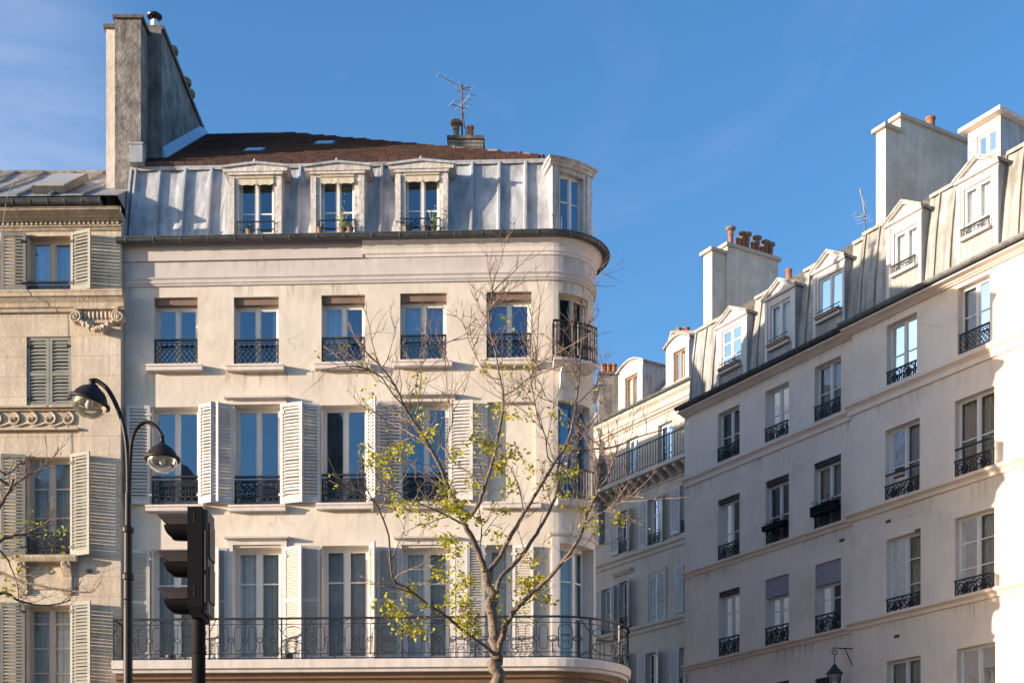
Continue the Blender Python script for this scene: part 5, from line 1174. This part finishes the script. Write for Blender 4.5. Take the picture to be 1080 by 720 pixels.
# ================================================================== TRAFFIC LIGHT
YT = 11.6; tl = thing('traffic_light', (AB(209.5, 0, YT)[0], YT, 0), 'dark traffic light seen from its side with three hooded lenses pointing left', 'traffic light')
Xp = AB(209.5, 0, YT)[0]; m = MB(); m.lathe((Xp, YT, 0), [(.09, 0), (.09, .4), (.058, .45), (.056, zz(650, YT)), (0, zz(649, YT))], 16); m.lathe((Xp, YT, zz(690, YT)), [(.056, 0), (.064, .003), (.064, .03), (.056, .033)], 16); m.build('pole', 'blackpole', tl, smooth=False)
x0, x1 = AB(197.5, 213.5, YT-.14); zt, zb = zz(534, YT-.14), zz(645, YT-.14)
m = MB(); Y0, Y1 = YT-.14, YT+.16
m.box([(x0+.03, Y0+.03, zb-.04), (x1-.01, Y0+.03, zb-.04), (x1-.01, Y1, zb-.04), (x0+.03, Y1, zb-.04), (x0, Y0, zb+.04), (x1, Y0, zb+.04), (x1, Y1, zb+.04), (x0, Y1, zb+.04)])
m.box([(x0, Y0, zb+.041), (x1, Y0, zb+.041), (x1, Y1, zb+.041), (x0, Y1, zb+.041), (x0, Y0, zt), (x1, Y0, zt), (x1, Y1, zt), (x0, Y1, zt)])
for k in (0, 1):
    for j in range(4): p = Vector((x0+.055, Y0-.001, (zt-.05-j*.022) if k == 0 else zb+.2-j*.022)); m.lathe(p, [(.005, 0), (.005, .004), (0, .005)], 6, 1, (0, -1, 0))
hd = m.build('signal_head', ['blackbox', 'greybox'], tl)
hh = (zt-zb)/3; names = ('red', 'amber', 'green')
for k in range(3):
    zc = zt-.13-k*.30; m = MB(); c = Vector((x0, YT+.01, zc)); r = .115; n = 16; vs = []; fs = []
    for j in range(n+1):
        t = math.pi*j/n; s_ = max(0, math.sin(t)); Lh = .15+.13*s_**.8
        for rr in (r, r-.006):
            vs += [c+Vector((0, rr*math.cos(t), rr*math.sin(t))), c+Vector((-Lh, rr*math.cos(t), rr*math.sin(t)-.02*Lh))]
    for j in range(n):
        a = j*4; fs += [(a, a+1, a+5, a+4), (a+2, a+6, a+7, a+3), (a+1, a+3, a+7, a+5), (a, a+4, a+6, a+2)]
    fs += [(0, 2, 3, 1), (n*4, n*4+1, n*4+3, n*4+2)]; m.add(vs, fs); m.m = [1 if (i % 4 == 1 and i < 4*n) else 0 for i in range(len(fs))]
    vz = m.build('visor', ['visor', 'blackbox'], hd, smooth=False)
    m = MB(); vs = []; fs = []
    for j in range(n+1):
        t = math.pi+math.pi*j/n; sd = abs(math.cos(t)); Lh = .05+.15*sd**.6
        for rr in (r-.008, r-.014): vs += [c+Vector((0, rr*math.cos(t), rr*math.sin(t))), c+Vector((-Lh, rr*math.cos(t), rr*math.sin(t)))]
    for j in range(n): a = j*4; fs += [(a, a+1, a+5, a+4), (a+2, a+6, a+7, a+3), (a+1, a+3, a+7, a+5), (a, a+4, a+6, a+2)]
    m.add(vs, fs); m.build('lower_hood', 'blackbox', hd)
    m = MB(); m.lathe(c+Vector((-.002, 0, 0)), [(.105, 0), (.10, .012), (.06, .025), (0, .03)], 16, 0, (-1, 0, 0)); m.build('lens', 'blackbox', hd, smooth=True)
m = MB(); xa, xb = x1+.002, AB(0, 221, YT-.05)[1]; m.abox(xa, xb, Y0+.02, Y1-.02, zb+.0, zt-.02)
for k in range(2): m.abox(xb+.002, xb+.012, Y0+.05, Y1-.05, zb+.1+k*.35, zb+.38+k*.35); 
m.abox(xa+.012, xb-.012, Y0+.004, Y0+.018, zb+.08, zb+.30); m.abox(xa+.012, xb-.012, Y0+.004, Y0+.018, zb+.34, zb+.66)
m.build('rear_cabinet', 'greybox', tl)

# ================================================================== TREES
def stain(F, P, s0, s1, zt, h, o=.0035):
    m = MB(); m.wall(F, s0, s1, zt-h, zt, [], 0, o); m.build('weather_stain', 'stain', P)
for a in R1+R2: stain(FF, fb, a[0]-.2, a[1]+.2, a[2]-.13, random.uniform(.5, .8))
stain(FF, fb, 0, SE-8, z2f, .5); stain(FF, fb, 0, SE-8, FF.Z(350, 273), .35, .032)
for a in LO: stain(FL, lb, a[0]-.3, a[1]+.3, a[2]-.30, .7)
stain(FL, lb, 0, FL.L, FL.Z(60, 331), .5)
for z in zS: stain(FA, rb, 0, FA.L, z-.002, .55); stain(FB_, rb, 0, FB_.L, z+.028, .55)
stain(FA, rb, 0, FA.L, zC-.002, .4); stain(FB_, rb, 0, FB_.L, zC-.002, .4)
stain(FM, mb, 0, FM.L, FM.Z(680, 587), .5); stain(FM, mb, 0, FM.L, FM.Z(680, 666.5), .5)
class Tree:
    def __init__(s): s.w = MB(); s.tips = []; s.lv = MB(); s.tw = 0
    def limb(s, pts, r0, r1, n=7, m=0):
        P = smoothpts([Vector(p) for p in pts], 4); k = len(P)-1
        # little kinks
        P = [p+Vector((random.gauss(0, r1*.5), random.gauss(0, r1*.5), random.gauss(0, r1*.4))) if 0 < i < k else p for i, p in enumerate(P)]
        s.w.tube(P, [r0+(r1-r0)*(i/k)**.8 for i in range(k+1)], n, m); return P
    def twig(s, p, d, l, r, lev):
        P = [p]; d = d.normalized(); n = 5
        for i in range(n):
            d = (d+Vector((random.gauss(0, .16), random.gauss(0, .16), random.gauss(0, .12)+.06))).normalized(); P.append(P[-1]+d*l/n)
        s.w.tube(P, [r*(1-.65*i/n) for i in range(n+1)], 4, 1); s.tips.append((P[-1], d)); s.tw += 1
        if lev > 0:
            for k in range(random.choice((2, 3, 3, 4))):
                i = random.randint(1, n-1); e = d.orthogonal().normalized(); e = Matrix.Rotation(random.uniform(0, 6.28), 3, d) @ e
                s.twig(P[i], d*1.0+e*random.uniform(.5, 1.1), l*random.uniform(.35, .6), r*.6, lev-1)
    def leaves(s, p, k, size, spread):
        for _ in range(k):
            b = p+Vector((random.gauss(0, spread), random.gauss(0, spread), random.gauss(0, spread*.8))); sz = size*random.uniform(.6, 1.3)
            d = Vector((random.gauss(0, 1), random.gauss(0, 1), random.uniform(-1.3, .5))).normalized()*sz; e = d.cross(Vector((random.gauss(0, 1), random.gauss(0, 1), random.gauss(0, 1)))).normalized()*sz*.30
            up = d.cross(e).normalized()*sz*.12; mi = 1 if random.random() < .22 else 0
            s.lv.add([b, b+d*.45+e+up, b+d, b+d*.45-e+up, b+d*.5-up*.3], [(0, 1, 4), (1, 2, 4), (2, 3, 4), (3, 0, 4)], mi)
T = Tree(); YB = 22.0
tr = thing('street_tree', tuple(Vector((at(523, 720, YB).x, YB, 0))), 'slender street tree with bare twigs and sparse yellow green young leaves', 'tree')
def tp(L, d0=0, d1=0): n = len(L)-1; return [at(x, y, YB+d0+(d1-d0)*i/n) for i, (x, y) in enumerate(L)]
K = 1/68.0
base = Vector((at(523, 720, YB).x, YB, 0))
T.w.tube([base, base+Vector((0, 0, .3)), base+Vector((.02, 0, 2)), at(522, 735, YB)], [.22, .17, .135, .118], 12)
T.limb(tp([(522, 735), (524, 705), (525, 688), (521, 662), (518, 640), (516, 620), (512, 600)]), .115, .06, 12)
main = [
 # px polyline, r0, r1, depth drift, twigs
 ([(512, 603), (505, 582), (497, 565), (489, 551), (481, 531), (472, 512), (464, 491), (450, 467), (437, 446), (426, 428), (417, 407), (403, 388), (387, 372)], .085, .014, 0, -1.4, 22),
 ([(487, 549), (494, 545), (501, 538), (510, 517), (520, 485), (526, 457), (530, 435), (530, 417), (527, 397), (522, 372), (517, 350), (516, 330), (519, 304)], .06, .010, 0, .3, 26),
 ([(516, 618), (517, 602), (527, 587), (537, 567), (543, 558), (552, 542), (567, 517), (585, 487), (597, 470), (604, 447), (607, 427), (610, 405), (612, 375), (615, 345), (616, 318)], .075, .010, 0, .9, 24),
 ([(520, 645), (524, 625), (527, 610), (540, 597), (554, 580), (566, 562), (576, 545), (587, 520), (591, 495), (598, 478), (620, 474), (650, 470), (675, 460), (700, 453)], .075, .010, 0, 2.0, 20),
 ([(524, 690), (529, 673), (535, 655), (550, 635), (567, 620), (587, 600), (605, 577), (614, 560), (620, 540), (630, 520), (641, 502), (649, 480)], .085, .013, 0, -1.2, 18),
 ([(616, 552), (634, 541), (650, 532), (668, 520)], .022, .008, -1.0, -1.5, 7),
 ([(523, 692), (514, 683), (497, 671), (480, 657), (465, 646), (447, 634), (430, 620), (415, 611), (412, 592), (410, 565), (402, 542), (392, 525)], .052, .014, 0, -2.2, 12),
 ([(489, 553), (480, 548), (467, 541), (453, 535), (440, 530), (425, 522), (408, 512)], .03, .009, 0, -1.5, 12),
 ([(531, 417), (543, 411), (552, 403), (560, 396), (565, 382), (567, 350), (569, 322)], .026, .007, .2, -.6, 10),
 ([(528, 400), (515, 397), (508, 386), (500, 372), (494, 358), (490, 344)], .022, .007, .2, 1.0, 8),
 ([(594, 488), (579, 485), (575, 460), (567, 440), (563, 418), (560, 405)], .022, .007, .7, -.3, 9),
 ([(464, 491), (456, 478), (446, 466), (430, 455), (412, 446), (398, 437)], .022, .008, -.6, .6, 9),
 ([(437, 446), (441, 425), (444, 400), (443, 375), (448, 356)], .020, .006, -1.0, -.5, 8),
 ([(426, 428), (414, 415), (402, 398), (392, 392), (380, 386)], .02, .007, -1.1, -1.9, 7),
 ([(552, 542), (549, 520), (541, 498), (529, 478), (528, 452)], .022, .007, .4, 1.4, 8),
 ([(510, 517), (497, 500), (480, 488), (470, 470), (478, 440), (472, 415), (470, 385)], .024, .006, 0, .8, 10),
 ([(604, 447), (590, 430), (575, 418), (556, 405)], .018, .006, .7, 1.6, 6),
 ([(607, 427), (620, 415), (632, 402), (637, 385)], .018, .006, .8, 1.5, 6),
 ([(630, 520), (627, 505), (632, 480), (634, 455)], .018, .006, -1, -.4, 6),
 ([(505, 582), (508, 560), (506, 540), (500, 520)], .02, .007, 0, -.7, 5),
]
for pts, r0, r1, d0, d1, nt_ in main:
    P = T.limb(tp(pts, d0, d1), r0*.62, r1*.85, 8 if r0 > .04 else 6)
    n = len(P)
    for _ in range(int(nt_*1.0)):
        i = int(n*(.22+.78*random.random()**.8)); i = min(n-2, max(1, i)); d = (P[i+1]-P[i]).normalized(); e = Matrix.Rotation(random.uniform(0, 6.28), 3, d) @ d.orthogonal().normalized()
        T.twig(P[i], d*.7+e*random.uniform(.5, 1.2)+Vector((0, 0, .35)), random.uniform(.35, 1.05), random.uniform(.007, .011), random.choice((1, 1, 2)))
    T.twig(P[-1], P[-1]-P[-2], .5, r1*.8, 2)
foc = [(430, 470, 7), (452, 457, 9), (415, 475, 5), (400, 485, 5), (443, 440, 4), (470, 512, 6), (480, 480, 8), (515, 471, 16), (527, 490, 18), (545, 475, 10), (558, 492, 5), (540, 515, 8), (500, 510, 5),
       (470, 530, 14), (485, 540, 14), (445, 545, 8), (495, 555, 12), (492, 572, 6), (425, 535, 10), (418, 525, 6), (520, 575, 6), (530, 535, 5), (575, 515, 6), (590, 500, 6), (605, 498, 5), (598, 472, 9), (585, 440, 3),
       (478, 608, 12), (470, 615, 12), (490, 600, 9), (485, 635, 12), (485, 580, 9), (460, 640, 7), (490, 655, 8), (440, 620, 7), (420, 645, 8), (405, 640, 8), (420, 662, 5), (440, 660, 7), (455, 665, 6), (490, 670, 9), (500, 690, 7), (480, 675, 6),
       (548, 613, 7), (560, 618, 6), (567, 615, 9), (558, 625, 9), (572, 638, 7), (563, 590, 5), (535, 618, 4), (540, 645, 5), (545, 665, 4), (620, 535, 4), (625, 552, 6), (645, 545, 5), (598, 520, 4), (555, 590, 3), (475, 565, 4), (500, 440, 3), (525, 430, 4), (512, 384, 3),
       (537, 390, 2), (560, 380, 2), (553, 415, 2), (437, 398, 2), (440, 414, 2), (390, 410, 2), (385, 390, 2), (535, 335, 1), (540, 435, 5), (555, 435, 4), (495, 460, 5), (395, 485, 6), (410, 500, 4), (388, 465, 3)]
for x, y, k in foc:
    k = int(k*2.3)+2
    c = at(x, y, YB+random.uniform(-1.6, .8))
    near = sorted(T.tips, key=lambda t: ((t[0].x/t[0].y-c.x/c.y)**2+(t[0].z-CZ)/t[0].y*0+((t[0].z-CZ)/t[0].y-(c.z-CZ)/c.y)**2))[:3]
    for j in range(3):
        q = near[j][0]; cc = c if j == 0 and False else q.lerp(Vector((c.x*q.y/c.y, q.y, CZ+(c.z-CZ)*q.y/c.y)), .55)
        if j: T.leaves(cc, max(2, int(k*.5)), .075, .06)
        else:
            T.leaves(cc, int(k*1.5), .076, .09)
            T.w.tube([q, cc], .004, 3, 1)
for t, d in random.sample(T.tips, min(150, len(T.tips))):
    if t.z < at(0, 400, YB).z: T.leaves(t, random.randint(1, 3), .07, .04)
T.w.build('trunk', ['bark', 'twig'], tr, smooth=True); T.lv.build('crown', ['leaf', 'leafy'], tr, norm=False)
# the tree whose twigs reach in from the left
T = Tree(); YB = 21.5
tb = Vector((at(-90, 700, YB).x, YB, 0)); t2 = thing('street_tree', tuple(tb), 'mostly hidden tree whose bare twigs reach in from the left edge', 'tree')
T.w.tube([tb, tb+Vector((0, 0, 2)), at(-92, 700, YB), at(-95, 560, YB), at(-100, 430, YB)], [.24, .19, .16, .11, .05], 10)
for pts, r0, r1, d0, d1, k in [([(-94, 640), (-50, 590), (-10, 548), (2, 530), (10, 516), (14, 505)], .06, .016, 0, -.5, 10), ([(-92, 690), (-40, 640), (-5, 575), (12, 566), (35, 560), (52, 548)], .05, .012, 0, .5, 12),
                       ([(-92, 700), (-30, 640), (-5, 605), (20, 612), (55, 620), (90, 624), (100, 622)], .045, .008, 0, -.8, 8), ([(-93, 720), (-30, 670), (0, 626), (22, 634), (50, 638), (75, 632)], .04, .008, 0, .7, 8),
                       ([(-94, 600), (-40, 520), (-5, 505), (12, 512), (30, 500), (45, 495), (55, 483)], .035, .008, 0, 1, 10), ([(-96, 540), (-50, 470), (-15, 480), (5, 500), (20, 490)], .03, .008, 0, .4, 6), ([(-5, 575), (8, 590), (14, 604), (20, 622)], .02, .006, 0, .3, 5)]:
    P = T.limb(tp(pts, d0, d1), r0, r1, 6); n = len(P)
    for _ in range(k):
        i = min(n-2, max(1, int(n*(.5+.5*random.random())))); d = (P[i+1]-P[i]).normalized(); e = Matrix.Rotation(random.uniform(0, 6.28), 3, d) @ d.orthogonal().normalized()
        T.twig(P[i], d+e*random.uniform(.4, 1)+Vector((0, 0, .2)), random.uniform(.25, .6), random.uniform(.005, .008), 1)
for x, y, k in [(22, 600, 5), (8, 585, 6), (16, 570, 4), (38, 556, 5), (52, 560, 4), (64, 558, 3), (10, 622, 10), (30, 545, 3), (75, 573, 2), (5, 560, 4), (48, 572, 3)]: T.leaves(at(x, y, YB+random.uniform(-.5, .5)), k*2, .08, .09)
T.w.build('trunk', ['bark', 'twig'], t2, smooth=True); T.lv.build('crown', ['leaf', 'leafy'], t2, norm=False)
print('twigs', T.tw, 'objects', len(bpy.data.objects))
